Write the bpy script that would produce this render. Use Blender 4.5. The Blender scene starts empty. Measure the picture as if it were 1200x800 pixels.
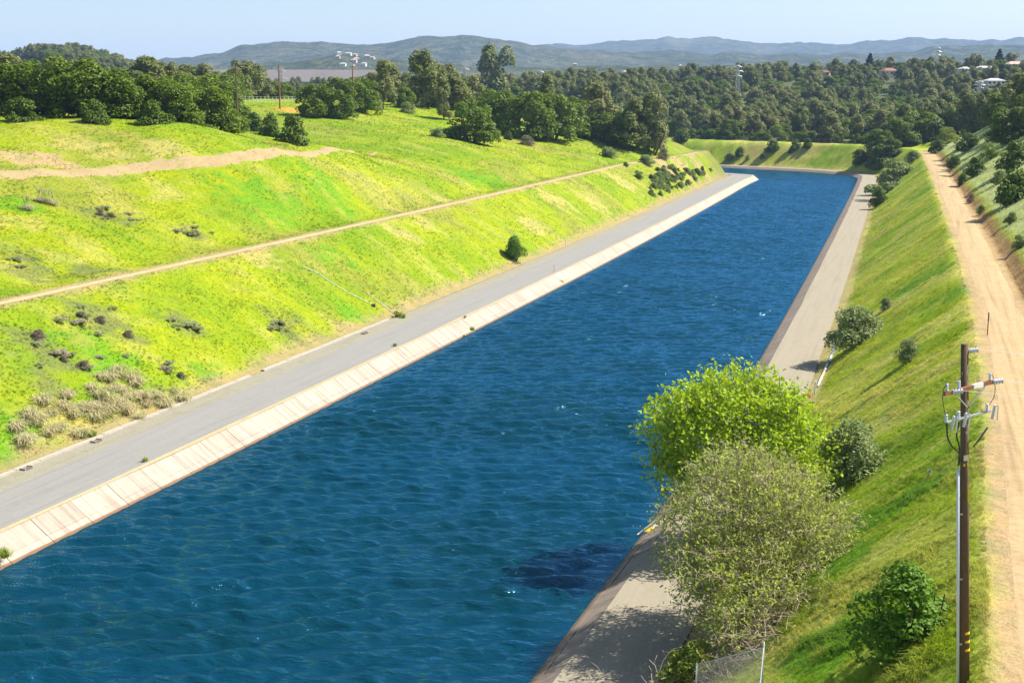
import bpy, math, random
import numpy as np
from mathutils import Vector, Matrix
R = math.radians
rng = np.random.default_rng(7)
random.seed(7)
scene = bpy.context.scene
col = scene.collection

# ------------------------------------------------------------------ camera, sky, sun, exposure
CAMZ = 32.0
FPX, HOR = 1500.0, 116.0                      # focal length and horizon row, in pixels of a 1200 x 800 frame
PITCH = math.atan((400 - HOR) / FPX)
cam_d = bpy.data.cameras.new('camera')
cam_d.lens, cam_d.sensor_width = 36 * FPX / 1200, 36
cam_d.clip_start, cam_d.clip_end = 0.5, 60000
cam = bpy.data.objects.new('camera', cam_d); col.objects.link(cam)
cam.location = (0, 0, CAMZ)
cam.rotation_euler = (R(90) - PITCH, 0, 0)
scene.camera = cam

SUN_AZ, SUN_EL = R(75), R(48)                 # clockwise from the view direction
world = bpy.data.worlds.new('World'); scene.world = world; world.use_nodes = True
wn = world.node_tree.nodes; wl = world.node_tree.links
sky = wn.new('ShaderNodeTexSky'); sky.sky_type = 'NISHITA'; sky.sun_disc = False
sky.sun_elevation, sky.sun_rotation = SUN_EL, SUN_AZ
sky.air_density, sky.dust_density, sky.ozone_density = 1.0, 1.0, 1.0
wl.new(sky.outputs[0], wn['Background'].inputs['Color'])
wn['Background'].inputs['Strength'].default_value = 0.08
sun_d = bpy.data.lights.new('sun', 'SUN'); sun_d.energy = 5.0; sun_d.angle = R(0.53); sun_d.color = (1.0, .95, .86)
sun = bpy.data.objects.new('sun', sun_d); col.objects.link(sun)
to_sun = Vector((math.sin(SUN_AZ) * math.cos(SUN_EL), math.cos(SUN_AZ) * math.cos(SUN_EL), math.sin(SUN_EL)))
sun.rotation_euler = to_sun.to_track_quat('Z', 'Y').to_euler()
sun.location = (0, 0, 300)
vs = scene.view_settings
vs.view_transform = 'Standard'; vs.look = 'None'; vs.gamma = 1.0; vs.use_curve_mapping = False
vs.exposure = 1.1
scene.cycles.volume_bounces = 1
scene.cycles.max_bounces = 6
scene.cycles.transparent_max_bounces = 6

# ------------------------------------------------------------------ small helpers
CP, SP = math.cos(PITCH), math.sin(PITCH)
def ray(px, py):
    u, v = px - 600.0, py - 400.0
    return np.array([u, FPX * CP - v * SP, -(v * CP + FPX * SP)])
def at(px, py, z=0.0):
    r = ray(px, py); t = (z - CAMZ) / r[2]
    return (r[0] * t, r[1] * t)
def atD(px, py, D):
    r = ray(px, py); t = D / r[1]
    return (r[0] * t, D, CAMZ + r[2] * t)

def hash2(ix, iy, seed):
    h = (ix.astype(np.int64) * 374761393 + iy.astype(np.int64) * 668265263 + seed * 1442695041) & 0xffffffff
    h = ((h ^ (h >> 13)) * 1274126177) & 0xffffffff
    return ((h ^ (h >> 16)) & 0xffff) / 65535.0
def vnoise(x, y, seed=0):
    ix, iy = np.floor(x), np.floor(y); fx, fy = x - ix, y - iy
    fx, fy = fx * fx * (3 - 2 * fx), fy * fy * (3 - 2 * fy)
    a, b = hash2(ix, iy, seed), hash2(ix + 1, iy, seed)
    c, d = hash2(ix, iy + 1, seed), hash2(ix + 1, iy + 1, seed)
    return (a * (1 - fx) + b * fx) * (1 - fy) + (c * (1 - fx) + d * fx) * fy
def fbm(x, y, scale, seed=0, oct=3):
    s, amp, tot = 0, 1.0, 0
    for k in range(oct):
        s = s + amp * vnoise(x / scale * 2 ** k + 17 * k, y / scale * 2 ** k - 9 * k, seed + k); tot += amp; amp *= .5
    return s / tot
def sstep(a, b, x):
    t = np.clip((x - a) / (b - a), 0, 1); return t * t * (3 - 2 * t)

def tag(o, label=None, cat=None, group=None, kind=None):
    if label: o['label'] = label
    if cat: o['category'] = cat
    if group: o['group'] = group
    if kind: o['kind'] = kind
    return o
def empty(name, loc=(0, 0, 0), rz=0, scale=1.0, **k):
    o = bpy.data.objects.new(name, None); col.objects.link(o)
    o.location = loc; o.rotation_euler = (0, 0, rz)
    o.scale = (scale,) * 3 if np.isscalar(scale) else scale
    o.empty_display_size = .2
    return tag(o, **k)
def np_mesh(name, V, F, mat=None, smooth=False):
    """V (n,3), F (m,k) of one face size"""
    V = np.asarray(V, np.float32); F = np.asarray(F, np.int32)
    m = bpy.data.meshes.new(name)
    m.vertices.add(len(V)); m.vertices.foreach_set('co', V.ravel())
    k = F.shape[1]
    m.loops.add(F.size); m.loops.foreach_set('vertex_index', F.ravel())
    m.polygons.add(len(F)); m.polygons.foreach_set('loop_start', np.arange(0, F.size, k, dtype=np.int32))
    m.update(calc_edges=True)
    if smooth: m.polygons.foreach_set('use_smooth', np.ones(len(F), bool))
    if mat: m.materials.append(mat)
    return m
def link(name, mesh, parent=None, loc=None, **k):
    o = bpy.data.objects.new(name, mesh); col.objects.link(o)
    if parent is not None: o.parent = parent
    if loc is not None: o.location = loc
    return tag(o, **k)
class MB:
    """collects boxes and tubes, then links them as one mesh object"""
    def __init__(s): s.v, s.f = [], []
    def add(s, V, F):
        n = len(s.v); s.v += [tuple(p) for p in V]; s.f += [tuple(i + n for i in f) for f in F]; return s
    def box(s, c, size, rot=None):
        c = Vector(c); hx, hy, hz = size[0] / 2, size[1] / 2, size[2] / 2
        P = [Vector((x, y, z)) for z in (-hz, hz) for x, y in ((-hx, -hy), (hx, -hy), (hx, hy), (-hx, hy))]
        if rot is not None: P = [rot @ p for p in P]
        return s.add([c + p for p in P], [(3, 2, 1, 0), (4, 5, 6, 7), (0, 1, 5, 4), (1, 2, 6, 5), (2, 3, 7, 6), (3, 0, 4, 7)])
    def tube(s, pts, rad, n=8, caps=True):
        pts = [Vector(p) for p in pts]
        rad = [rad] * len(pts) if np.isscalar(rad) else list(rad)
        V, F = [], []; ref = None
        for i, p in enumerate(pts):
            d = (pts[min(i + 1, len(pts) - 1)] - pts[max(i - 1, 0)]).normalized()
            if ref is None or abs(ref.dot(d)) > .95:
                ref = Vector((0, 0, 1)) if abs(d.z) < .9 else Vector((1, 0, 0))
            a = d.cross(ref).normalized(); b = d.cross(a).normalized(); ref = b.cross(d) if False else ref
            for k in range(n):
                t = 2 * math.pi * k / n
                V.append(p + a * math.cos(t) * rad[i] + b * math.sin(t) * rad[i])
        for i in range(len(pts) - 1):
            for k in range(n):
                k2 = (k + 1) % n
                F.append((i * n + k, i * n + k2, (i + 1) * n + k2, (i + 1) * n + k))
        if caps:
            F.append(tuple(range(n))[::-1]); F.append(tuple(range((len(pts) - 1) * n, len(pts) * n)))
        return s.add(V, F)
    def lathe(s, prof, n=12, c=(0, 0, 0), axis=(0, 0, 1)):
        c = Vector(c); q = Vector((0, 0, 1)).rotation_difference(Vector(axis))
        V = [c + q @ Vector((r * math.cos(2 * math.pi * k / n), r * math.sin(2 * math.pi * k / n), z)) for r, z in prof for k in range(n)]
        F = [(i * n + k, i * n + (k + 1) % n, (i + 1) * n + (k + 1) % n, (i + 1) * n + k) for i in range(len(prof) - 1) for k in range(n)]
        F += [tuple(range(n))[::-1], tuple(range((len(prof) - 1) * n, len(prof) * n))]
        return s.add(V, F)
    def mesh(s, name, mat, smooth=False):
        m = bpy.data.meshes.new(name); m.from_pydata([tuple(p) for p in s.v], [], s.f); m.materials.append(mat)
        if smooth: m.polygons.foreach_set('use_smooth', [True] * len(m.polygons))
        m.update(); return m
    def build(s, name, mat, parent=None, smooth=False, loc=None, **k):
        return link(name, s.mesh(name, mat, smooth), parent, loc, **k)
def copy_tree(o, parent=None):
    c = o.copy(); col.objects.link(c)
    if parent is not None: c.parent = parent
    for ch in o.children: copy_tree(ch, c)
    return c

# ------------------------------------------------------------------ materials
def newmat(name):
    m = bpy.data.materials.new(name); m.use_nodes = True
    n = m.node_tree.nodes; b = n['Principled BSDF']
    return m, n, m.node_tree.links, b
def noise(n, l, scale, detail=4, rough=.6, vec=None, dist=0.0):
    t = n.new('ShaderNodeTexNoise'); t.inputs['Scale'].default_value = scale
    t.inputs['Detail'].default_value = detail; t.inputs['Roughness'].default_value = rough
    t.inputs['Distortion'].default_value = dist
    if vec is not None: l.new(vec, t.inputs['Vector'])
    return t.outputs['Fac']
def ramp(n, l, fac, stops):
    r = n.new('ShaderNodeValToRGB'); l.new(fac, r.inputs[0])
    e = r.color_ramp.elements
    while len(e) < len(stops): e.new(.5)
    for el, (p, c) in zip(e, stops): el.position = p; el.color = (*c, 1) if len(c) == 3 else c
    return r.outputs[0]
def mix(n, l, a, b, fac, mode='MIX'):
    m = n.new('ShaderNodeMix'); m.data_type = 'RGBA'; m.blend_type = mode
    for s, v in ((6, a), (7, b), (0, fac)):
        if hasattr(v, 'is_linked') or hasattr(v, 'links'): l.new(v, m.inputs[s])
        elif s == 0: m.inputs[0].default_value = v
        else: m.inputs[s].default_value = (*v, 1)
    return m.outputs[2]
def bump(n, l, b, h, strength, dist):
    bp = n.new('ShaderNodeBump'); bp.inputs['Strength'].default_value = strength; bp.inputs['Distance'].default_value = dist
    l.new(h, bp.inputs['Height']); l.new(bp.outputs[0], b.inputs['Normal']); return bp
def wpos(n):
    return n.new('ShaderNodeNewGeometry').outputs['Position']
def simple(name, c1, c2=None, scale=3.0, rough=.8, metal=0.0, bmp=0.0, bd=.02, stretch=None, spec=.3):
    m, n, l, b = newmat(name)
    tc = n.new('ShaderNodeTexCoord').outputs['Object']
    if stretch:
        mp = n.new('ShaderNodeMapping'); l.new(tc, mp.inputs[0]); mp.inputs['Scale'].default_value = stretch; tc = mp.outputs[0]
    f = noise(n, l, scale, 5, .65, tc)
    c2 = c2 or tuple(x * .75 for x in c1)
    l.new(ramp(n, l, f, [(.3, c1), (.7, c2)]), b.inputs['Base Color'])
    b.inputs['Roughness'].default_value = rough; b.inputs['Metallic'].default_value = metal
    b.inputs['Specular IOR Level'].default_value = spec
    if bmp: bump(n, l, b, f, bmp, bd)
    return m
def foliage(name, ca, cb, cc=None, transl=.3, inst=None, tip=None):
    """leaf material: colour varies from plant to plant and clump to clump"""
    m, n, l, b = newmat(name)
    oi = n.new('ShaderNodeObjectInfo').outputs['Random']
    c = mix(n, l, ca, cb, oi)
    f = noise(n, l, .55, 3, .6, wpos(n))
    c = mix(n, l, c, cc or tuple(.5 * (x + y) for x, y in zip(ca, cb)), ramp(n, l, f, [(.42, (0, 0, 0)), (.62, (1, 1, 1))]))
    f2 = noise(n, l, 6, 2, .5, wpos(n))
    c = mix(n, l, c, ramp(n, l, f2, [(.3, (.6, .6, .6)), (.7, (1.25, 1.25, 1.2))]), 1.0, 'MULTIPLY')
    l.new(c, b.inputs['Base Color']); b.inputs['Roughness'].default_value = .6
    b.inputs['Specular IOR Level'].default_value = .25
    tr = n.new('ShaderNodeBsdfTranslucent'); l.new(c, tr.inputs['Color'])
    ms = n.new('ShaderNodeMixShader'); ms.inputs[0].default_value = transl
    l.new(b.outputs[0], ms.inputs[1]); l.new(tr.outputs[0], ms.inputs[2])
    l.new(ms.outputs[0], n['Material Output'].inputs['Surface'])
    return m

M = {}
M['bark'] = simple('bark', (.13, .09, .06), (.07, .05, .035), 9, .9, bmp=.6)
M['pale_bark'] = simple('pale_bark', (.34, .30, .25), (.20, .17, .14), 8, .9, bmp=.5)
M['twig'] = simple('twig', (.42, .34, .25), (.27, .21, .15), 5, .9)
M['oak_leaf'] = foliage('oak_leaf', (.13, .20, .006), (.175, .24, .009), (.105, .175, .008), .34)
M['pine_leaf'] = foliage('pine_leaf', (.15, .195, .030), (.34, .335, .125), (.18, .215, .050), .33)
M['bright_leaf'] = foliage('bright_leaf', (.20, .28, .02), (.27, .30, .03), (.16, .24, .03), .35)
M['cottonwood_leaf'] = foliage('cottonwood_leaf', (.36, .52, .012), (.38, .53, .02), (.42, .54, .02), .45)
M['willow_leaf'] = foliage('willow_leaf', (.36, .44, .055), (.38, .46, .065), (.44, .47, .14), .5)
M['sage_leaf'] = foliage('sage_leaf', (.27, .34, .11), (.34, .39, .17), (.23, .30, .085), .36)
M['dark_leaf'] = foliage('dark_leaf', (.095, .165, .008), (.13, .20, .010), (.10, .16, .010), .32)
M['glossy_leaf'] = foliage('glossy_leaf', (.13, .26, .010), (.15, .28, .012), (.11, .22, .010), .36)
M['dry_leaf'] = foliage('dry_leaf', (.64, .57, .36), (.68, .61, .40), (.56, .54, .28), .5)
M['brown_leaf'] = foliage('brown_leaf', (.27, .21, .15), (.32, .26, .19), (.20, .20, .10), .3)
M['heath_leaf'] = foliage('heath_leaf', (.48, .44, .32), (.55, .50, .38), (.38, .44, .16), .5)
M['conifer_leaf'] = foliage('conifer_leaf', (.03, .06, .025), (.03, .065, .027), (.025, .055, .02), .15)
M['weed_leaf'] = foliage('weed_leaf', (.26, .34, .02), (.30, .36, .02), (.20, .30, .02), .3)
M['steel'] = simple('steel', (.52, .53, .52), (.40, .41, .42), 4, .45, .5)
M['white_paint'] = simple('white_paint', (.80, .79, .75), (.62, .60, .55), 3, .6)
M['yellow_paint'] = simple('yellow_paint', (.82, .60, .03), (.70, .48, .03), 4, .5)
M['black_rubber'] = simple('black_rubber', (.02, .02, .022), (.035, .035, .035), 6, .5)
M['porcelain'] = simple('porcelain', (.66, .70, .78), (.45, .50, .62), 30, .25, spec=.6)

# ground: colour comes from the land itself (grass, dry stalks, bare soil), stored on the sheet, plus grain; the right bank is lightened against its weak sun
def ground_mat():
    m, n, l, b = newmat('ground')
    a = n.new('ShaderNodeVertexColor'); a.layer_name = 'land'
    p = wpos(n)
    f1 = noise(n, l, 1.6, 6, .7, p); f2 = noise(n, l, .35, 5, .65, p); f3 = noise(n, l, 7, 3, .6, p)
    c = mix(n, l, a.outputs[0], ramp(n, l, f1, [(.25, (.50, .58, .45)), (.5, (1, 1, 1)), (.75, (1.25, 1.18, 1.1))]), .6, 'MULTIPLY')
    c = mix(n, l, c, ramp(n, l, f2, [(.3, (.70, .82, .8)), (.5, (1, 1, 1)), (.7, (1.25, 1.08, 1.0))]), .8, 'MULTIPLY')
    c = mix(n, l, c, ramp(n, l, f3, [(.3, (.72, .72, .72)), (.7, (1.2, 1.2, 1.2))]), .6, 'MULTIPLY')
    l.new(c, b.inputs['Base Color']); b.inputs['Roughness'].default_value = .95; b.inputs['Specular IOR Level'].default_value = .1
    bump(n, l, b, f1, .7, .35)
    return m
M['ground'] = ground_mat()
def dirt_mat(name, c1, c2, c3, sc=1.0, ruts=False, bm=.5):
    m, n, l, b = newmat(name); p = wpos(n)
    f1 = noise(n, l, .25 * sc, 5, .6, p); f2 = noise(n, l, 2.2 * sc, 6, .7, p)
    c = ramp(n, l, f1, [(.3, c1), (.55, c2), (.75, c3)])
    c = mix(n, l, c, ramp(n, l, f2, [(.25, (.72, .72, .70)), (.55, (1, 1, 1)), (.8, (1.15, 1.12, 1.08))]), .8 if bm > .3 else .35, 'MULTIPLY')
    # wheel tracks and rain runnels drawn out along the canal
    m0 = n.new('ShaderNodeMapping'); m0.inputs['Rotation'].default_value = (0, 0, R(17.5)); l.new(p, m0.inputs[0])
    mp = n.new('ShaderNodeMapping'); mp.inputs['Scale'].default_value = (1.6, .035, 1); l.new(m0.outputs[0], mp.inputs[0])
    f3 = noise(n, l, 1.2, 4, .6, mp.outputs[0])
    c = mix(n, l, c, ramp(n, l, f3, [(.32, (.74, .72, .68) if ruts else (.88, .88, .88)), (.5, (1, 1, 1)), (.7, (1.12, 1.1, 1.08) if ruts else (1.04, 1.04, 1.04))]), .9, 'MULTIPLY')
    l.new(c, b.inputs['Base Color']); b.inputs['Roughness'].default_value = .95; b.inputs['Specular IOR Level'].default_value = .15
    bump(n, l, b, f2, bm, .12); return m
M['dirt'] = dirt_mat('dirt', (.37, .265, .135), (.41, .295, .16), (.33, .235, .11), 1.0, True)
M['dirt_track'] = dirt_mat('dirt_track', (.40, .31, .165), (.44, .345, .20), (.34, .30, .11))
M['brown_track'] = dirt_mat('brown_track', (.30, .22, .105), (.34, .255, .13), (.25, .225, .06))
M['asphalt'] = dirt_mat('asphalt', (.225, .217, .20), (.235, .227, .21), (.215, .207, .19), 1.5, False, .12)
M['pale_road'] = dirt_mat('pale_road', (.26, .225, .165), (.275, .24, .178), (.24, .205, .148), 1.5, False, .15)
M['gravel'] = dirt_mat('gravel', (.235, .215, .155), (.265, .245, .185), (.205, .20, .115), 2.0)
M['embankment'] = dirt_mat('embankment', (.14, .115, .10), (.16, .135, .115), (.12, .105, .09), .01)

def concrete_mat(name, c1, c2, stain):
    m, n, l, b = newmat(name); p = wpos(n)
    z = n.new('ShaderNodeSeparateXYZ'); l.new(p, z.inputs[0])
    f = noise(n, l, .7, 6, .7, p); g = noise(n, l, 5, 5, .7, p)
    c = ramp(n, l, f, [(.3, c1), (.7, c2)])
    oi = n.new('ShaderNodeObjectInfo').outputs['Random']
    c = mix(n, l, c, ramp(n, l, oi, [(0, (.88, .87, .86)), (.5, (1, 1, 1)), (1, (1.05, 1.05, 1.04))]), .8, 'MULTIPLY')
    c = mix(n, l, c, ramp(n, l, g, [(.3, (.85, .83, .80)), (.6, (1, 1, 1))]), .5, 'MULTIPLY')
    # vertical run-off streaks and the damp brown band just above the water
    m0 = n.new('ShaderNodeMapping'); m0.inputs['Rotation'].default_value = (0, 0, R(17.5)); l.new(p, m0.inputs[0])
    mp = n.new('ShaderNodeMapping'); mp.inputs['Scale'].default_value = (.10, 1.1, .05); l.new(m0.outputs[0], mp.inputs[0])
    s = noise(n, l, 1.3, 5, .7, mp.outputs[0])
    c = mix(n, l, c, ramp(n, l, s, [(.38, stain), (.52, (1, 1, 1))]), .6, 'MULTIPLY')
    ad = n.new('ShaderNodeMath'); ad.operation = 'MULTIPLY_ADD'; l.new(f, ad.inputs[0]); ad.inputs[1].default_value = .10; l.new(z.outputs[2], ad.inputs[2])
    c = mix(n, l, c, (.16, .085, .04), ramp(n, l, ad.outputs[0], [(.0, (1, 1, 1)), (.16, (1, 1, 1)), (.24, (0, 0, 0))]))
    l.new(c, b.inputs['Base Color']); b.inputs['Roughness'].default_value = .85
    bump(n, l, b, g, .35, .02); return m
M['concrete'] = concrete_mat('concrete', (.385, .32, .255), (.34, .28, .22), (.55, .49, .45))
M['shaded_concrete'] = concrete_mat('shaded_concrete', (.27, .21, .155), (.19, .145, .105), (.5, .46, .42))  # right lining: concrete darkened to carry the shade of its sun-averted slope
M['joint'] = simple('joint', (.11, .08, .055), (.16, .12, .085), 2, .95)
M['kerb'] = simple('kerb_concrete', (.40, .365, .31), (.32, .285, .235), 1.5, .85, bmp=.3)

def water_mat():
    m, n, l, b = newmat('water'); p = wpos(n); n.remove(b)
    m0 = n.new('ShaderNodeMapping'); l.new(p, m0.inputs[0]); m0.inputs['Rotation'].default_value = (0, 0, R(8))
    mp = n.new('ShaderNodeMapping'); l.new(m0.outputs[0], mp.inputs[0]); mp.inputs['Scale'].default_value = (.45, 1.3, 1)
    f1 = noise(n, l, 2.2, 4, .6, mp.outputs[0], .3); f2 = noise(n, l, .05, 3, .5, mp.outputs[0], .4)
    # silt carried unevenly by the current tints the body of the water; sky blue is put into the reflection colour, with Fresnel strengthened
    di = n.new('ShaderNodeBsdfDiffuse'); l.new(ramp(n, l, f2, [(.35, (.0005, .027, .035)), (.65, (.0006, .033, .054))]), di.inputs['Color'])
    gl = n.new('ShaderNodeBsdfGlossy'); gl.inputs['Color'].default_value = (.26, .64, 1, 1); gl.inputs['Roughness'].default_value = .10
    fr = n.new('ShaderNodeFresnel'); fr.inputs['IOR'].default_value = 1.62
    bp = n.new('ShaderNodeBump'); bp.inputs['Strength'].default_value = .9; bp.inputs['Distance'].default_value = .22; l.new(f1, bp.inputs['Height'])
    for q in (di, gl, fr): l.new(bp.outputs[0], q.inputs['Normal'])
    ms = n.new('ShaderNodeMixShader'); l.new(fr.outputs[0], ms.inputs[0]); l.new(di.outputs[0], ms.inputs[1]); l.new(gl.outputs[0], ms.inputs[2])
    l.new(ms.outputs[0], n['Material Output'].inputs['Surface'])
    return m
M['water'] = water_mat()

# ------------------------------------------------------------------ the canal in plan
def chaikin(P, it=2):
    P = np.asarray(P, float)
    for _ in range(it):
        Q = [P[0]]
        for a, b in zip(P[:-1], P[1:]): Q += [a * .75 + b * .25, a * .25 + b * .75]
        Q.append(P[-1]); P = np.array(Q)
    return P
def resample(P, step):
    s = np.concatenate([[0], np.cumsum(np.linalg.norm(np.diff(P, axis=0), axis=1))])
    t = np.arange(0, s[-1], step)
    return np.stack([np.interp(t, s, P[:, 0]), np.interp(t, s, P[:, 1])], 1)
Lw = [at(-420, 880), at(0, 667), at(190, 573), at(377, 479), at(560, 386), at(727, 300), at(840, 238), at(880, 214.5), (101, 522), (99, 530), (86, 547), (40, 606), (-30, 697), (-150, 850)]
Rw = [(-36, -40), (-10.5, 34), at(621, 800), at(794, 574), at(894, 420), at(981, 260), at(1006, 210.5), (143.5, 536), (141, 553), (131, 578), (104, 604), (43, 684), (-30, 779), (-150, 935)]
Lp = resample(chaikin(Lw, 2), 4.6)
Rp = resample(chaikin(Rw, 2), 4.6)
def seg_dist(X, Y, P):
    d = np.full(X.shape, 1e9); side = np.zeros(X.shape); arc = np.zeros(X.shape)
    Q = P[::2]; s0 = 0.0
    for (ax, ay), (bx, by) in zip(Q[:-1], Q[1:]):
        ex, ey = bx - ax, by - ay; L = math.hypot(ex, ey)
        t = np.clip(((X - ax) * ex + (Y - ay) * ey) / (L * L), 0, 1)
        dd = np.hypot(X - ax - t * ex, Y - ay - t * ey)
        better = dd < d
        side = np.where(better, np.sign(ex * (Y - ay) - ey * (X - ax)), side)   # + means left of the line
        arc = np.where(better, s0 + t * L, arc)
        d = np.where(better, dd, d); s0 += L
    return d * side, arc
def offset(P, d):
    """points shifted to the right of the line by d (negative: to the left)"""
    T = np.gradient(P, axis=0); T /= np.linalg.norm(T, axis=1)[:, None]
    return P + np.stack([T[:, 1], -T[:, 0]], 1) * np.asarray(d).reshape(-1, 1)

# ------------------------------------------------------------------ the lie of the land
ZP, ZD = 11.5, 11.7           # level of the left track and of the right dirt road
def dpath(Y): return 28.6 - 8.6 * sstep(400, 500, Y)
def left_profile(d, Y):
    dp = dpath(Y)
    z = np.interp(d, [0, 2.05, 11.3, 12.8], [0, 1.6, 1.6, 1.8])
    t = np.clip((d - 12.8) / (dp - 12.8), 0, 1)
    return np.where(d < 12.8, z, 1.8 + (ZP - 1.8) * (t + .05 * np.sin(t * math.pi)))
def right_profile(d, Y):
    z = np.interp(d, [0, 1.8, 7.3, 8.6, 22.7, 28.9], [0, 1, 1, 1.1, ZD, ZD])
    cut = np.interp(d, [28.9, 29.8, 52, 200], [0, 1.1, 13.8, 32]) * (1 - sstep(470, 560, Y))
    return z + cut
ctrl = []
def cp(px, py, D): ctrl.append(atD(px, py, D))
def cz(px, D, z): ctrl.append(((px - 600) / 1527 * D, D, z))
for a in ((-250, 225, 160), (-100, 212, 170), (0, 205, 178), (150, 194, 204), (300, 187, 240), (435, 180, 287), (-150, 137, 222), (0, 137, 222), (70, 139, 223),
          (140, 142, 224), (210, 144.5, 225), (280, 149, 228), (330, 158, 240), (380, 170, 258), (0, 170, 198), (200, 168, 212), (330, 125, 400), (400, 150, 362), (450, 130, 430),
          (500, 150, 400), (500, 160, 352), (560, 185, 330), (600, 165, 420), (640, 140, 500), (640, 190, 378), (700, 155, 520), (700, 180, 425), (780, 172, 548), (760, 165, 545)): cp(*a)
for a in ((0, 262, 29), (-200, 270, 30), (150, 262, 28.3), (280, 268, 25.5), (345, 305, 19.5), (230, 340, 24), (0, 400, 27), (300, 600, 23), (0, 600, 25), (500, 600, 23), (650, 640, 16),
          (-400, 300, 30), (-400, 600, 30), (-800, 300, 30),
          (900, 730, 15), (900, 930, 29), (900, 1200, 51), (1100, 930, 36), (1100, 1150, 55), (1250, 900, 48), (1200, 1180, 57), (1250, 700, 33), (1000, 760, 16), (1400, 500, 42), (1400, 900, 50),
          (700, 820, 20), (700, 1200, 45), (500, 900, 26), (500, 1150, 37), (300, 900, 27), (300, 1200, 38), (100, 900, 30), (105, 1480, 80), (0, 1470, 72), (-150, 1450, 62), (205, 1500, 46), (300, 1500, 36),
          (-300, 1000, 35), (600, 1650, 20), (900, 1650, 25), (1200, 1650, 25), (-300, 1650, 40), (100, 1850, 40)): cz(*a)
for (x, y) in offset(Lp, -33.5)[4::9]:
    if y < 470 : ctrl.append((x, y, ZP + .3))
for (x, y) in offset(Lp, -26)[4::9]:
    if y > 545: ctrl.append((x, y, ZP))
for (x, y) in offset(Rp, 34)[2::7]:
    if y > 560: ctrl.append((x, y, ZD))
for (x, y) in offset(Rp, 54)[2::10]:
    if y < 480: ctrl.append((x, y, ZD + 14.1))
for (x, y) in offset(Rp, 180)[2::22]:
    if y < 480: ctrl.append((x, y, ZD + 27))
ctrl = np.array(ctrl)
def tps_fit(C, lam=.02):
    P = C[:, :2] / 100; n = len(P)
    r = np.linalg.norm(P[:, None] - P[None], axis=2); K = np.where(r > 0, r * r * np.log(r + 1e-9), 0) + lam * np.eye(n)
    A = np.zeros((n + 3, n + 3)); A[:n, :n] = K; A[:n, n] = 1; A[:n, n + 1:] = P; A[n, :n] = 1; A[n + 1:, :n] = P.T
    return P, np.linalg.solve(A, np.concatenate([C[:, 2], np.zeros(3)]))
TP, TW = tps_fit(ctrl)
def tps(X, Y):
    x, y = X / 100, Y / 100; z = TW[-3] + TW[-2] * x + TW[-1] * y
    for (px, py), w in zip(TP, TW):
        r2 = (x - px) ** 2 + (y - py) ** 2
        z = z + w * .5 * r2 * np.log(r2 + 1e-12)
    return z
def land(X, Y):
    """height of the ground and where it lies against the canal: dl / dr metres outside the left / right water's edge"""
    X, Y = np.asarray(X, float), np.asarray(Y, float)
    dl, al = seg_dist(X, Y, Lp); dr, ar = seg_dist(X, Y, Rp); dr = -dr
    inside = (dl < 0) & (dr < 0)
    left = np.where(np.abs(dl) < np.abs(dr), True, False)
    dL, dR = np.abs(dl), np.abs(dr)
    zt = np.clip(tps(X, Y), -5, 100)
    dp = dpath(Y)
    wl_ = sstep(0, 9, dL - (dp + 3.6))
    zl = left_profile(np.minimum(dL, dp), Y) * (1 - wl_) + zt * wl_
    wr_ = sstep(0, 1, (dR - 30) / 4) * sstep(480, 570, Y) + sstep(44, 60, dR) * (1 - sstep(480, 570, Y))
    zr = right_profile(dR, Y) * (1 - wr_) + zt * wr_
    z = np.where(left, zl, zr)
    rough = np.where(left, sstep(11.6, 13.5, dL) * (1 - sstep(-1.0, .3, dL - dp) * (1 - sstep(3.6, 4.6, dL - dp))),
                     sstep(7.6, 9.5, dR) * (1 - sstep(22.8, 23.6, dR) * (1 - sstep(28.4, 29, dR))))
    z = z + rough * ((fbm(X, Y, 6, 3, 3) - .5) * .9 + (fbm(X, Y, 1.6, 8, 2) - .5) * .28)
    road = np.where(left, dL < 11.5, dR < 7.5)
    z = np.where(road, z - .25, z)
    z = np.where(inside, -2.5 * np.clip(np.minimum(-dl, -dr) / 4, 0, 1) - .3, z)
    return z, dL, dR, left, inside
def hit(px, py, n=2600):
    """where a line of sight meets the ground"""
    D = np.geomspace(25, 1600, n); r = ray(px, py)
    X = r[0] / r[1] * D; Zr = CAMZ + r[2] / r[1] * D
    z = land(X, D)[0]; k = np.argmax(Zr <= z)
    if k == 0: k = n - 1
    return X[k], D[k], z[k]
def zland(x, y): return float(land(np.array([x]), np.array([y]))[0][0])

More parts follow.
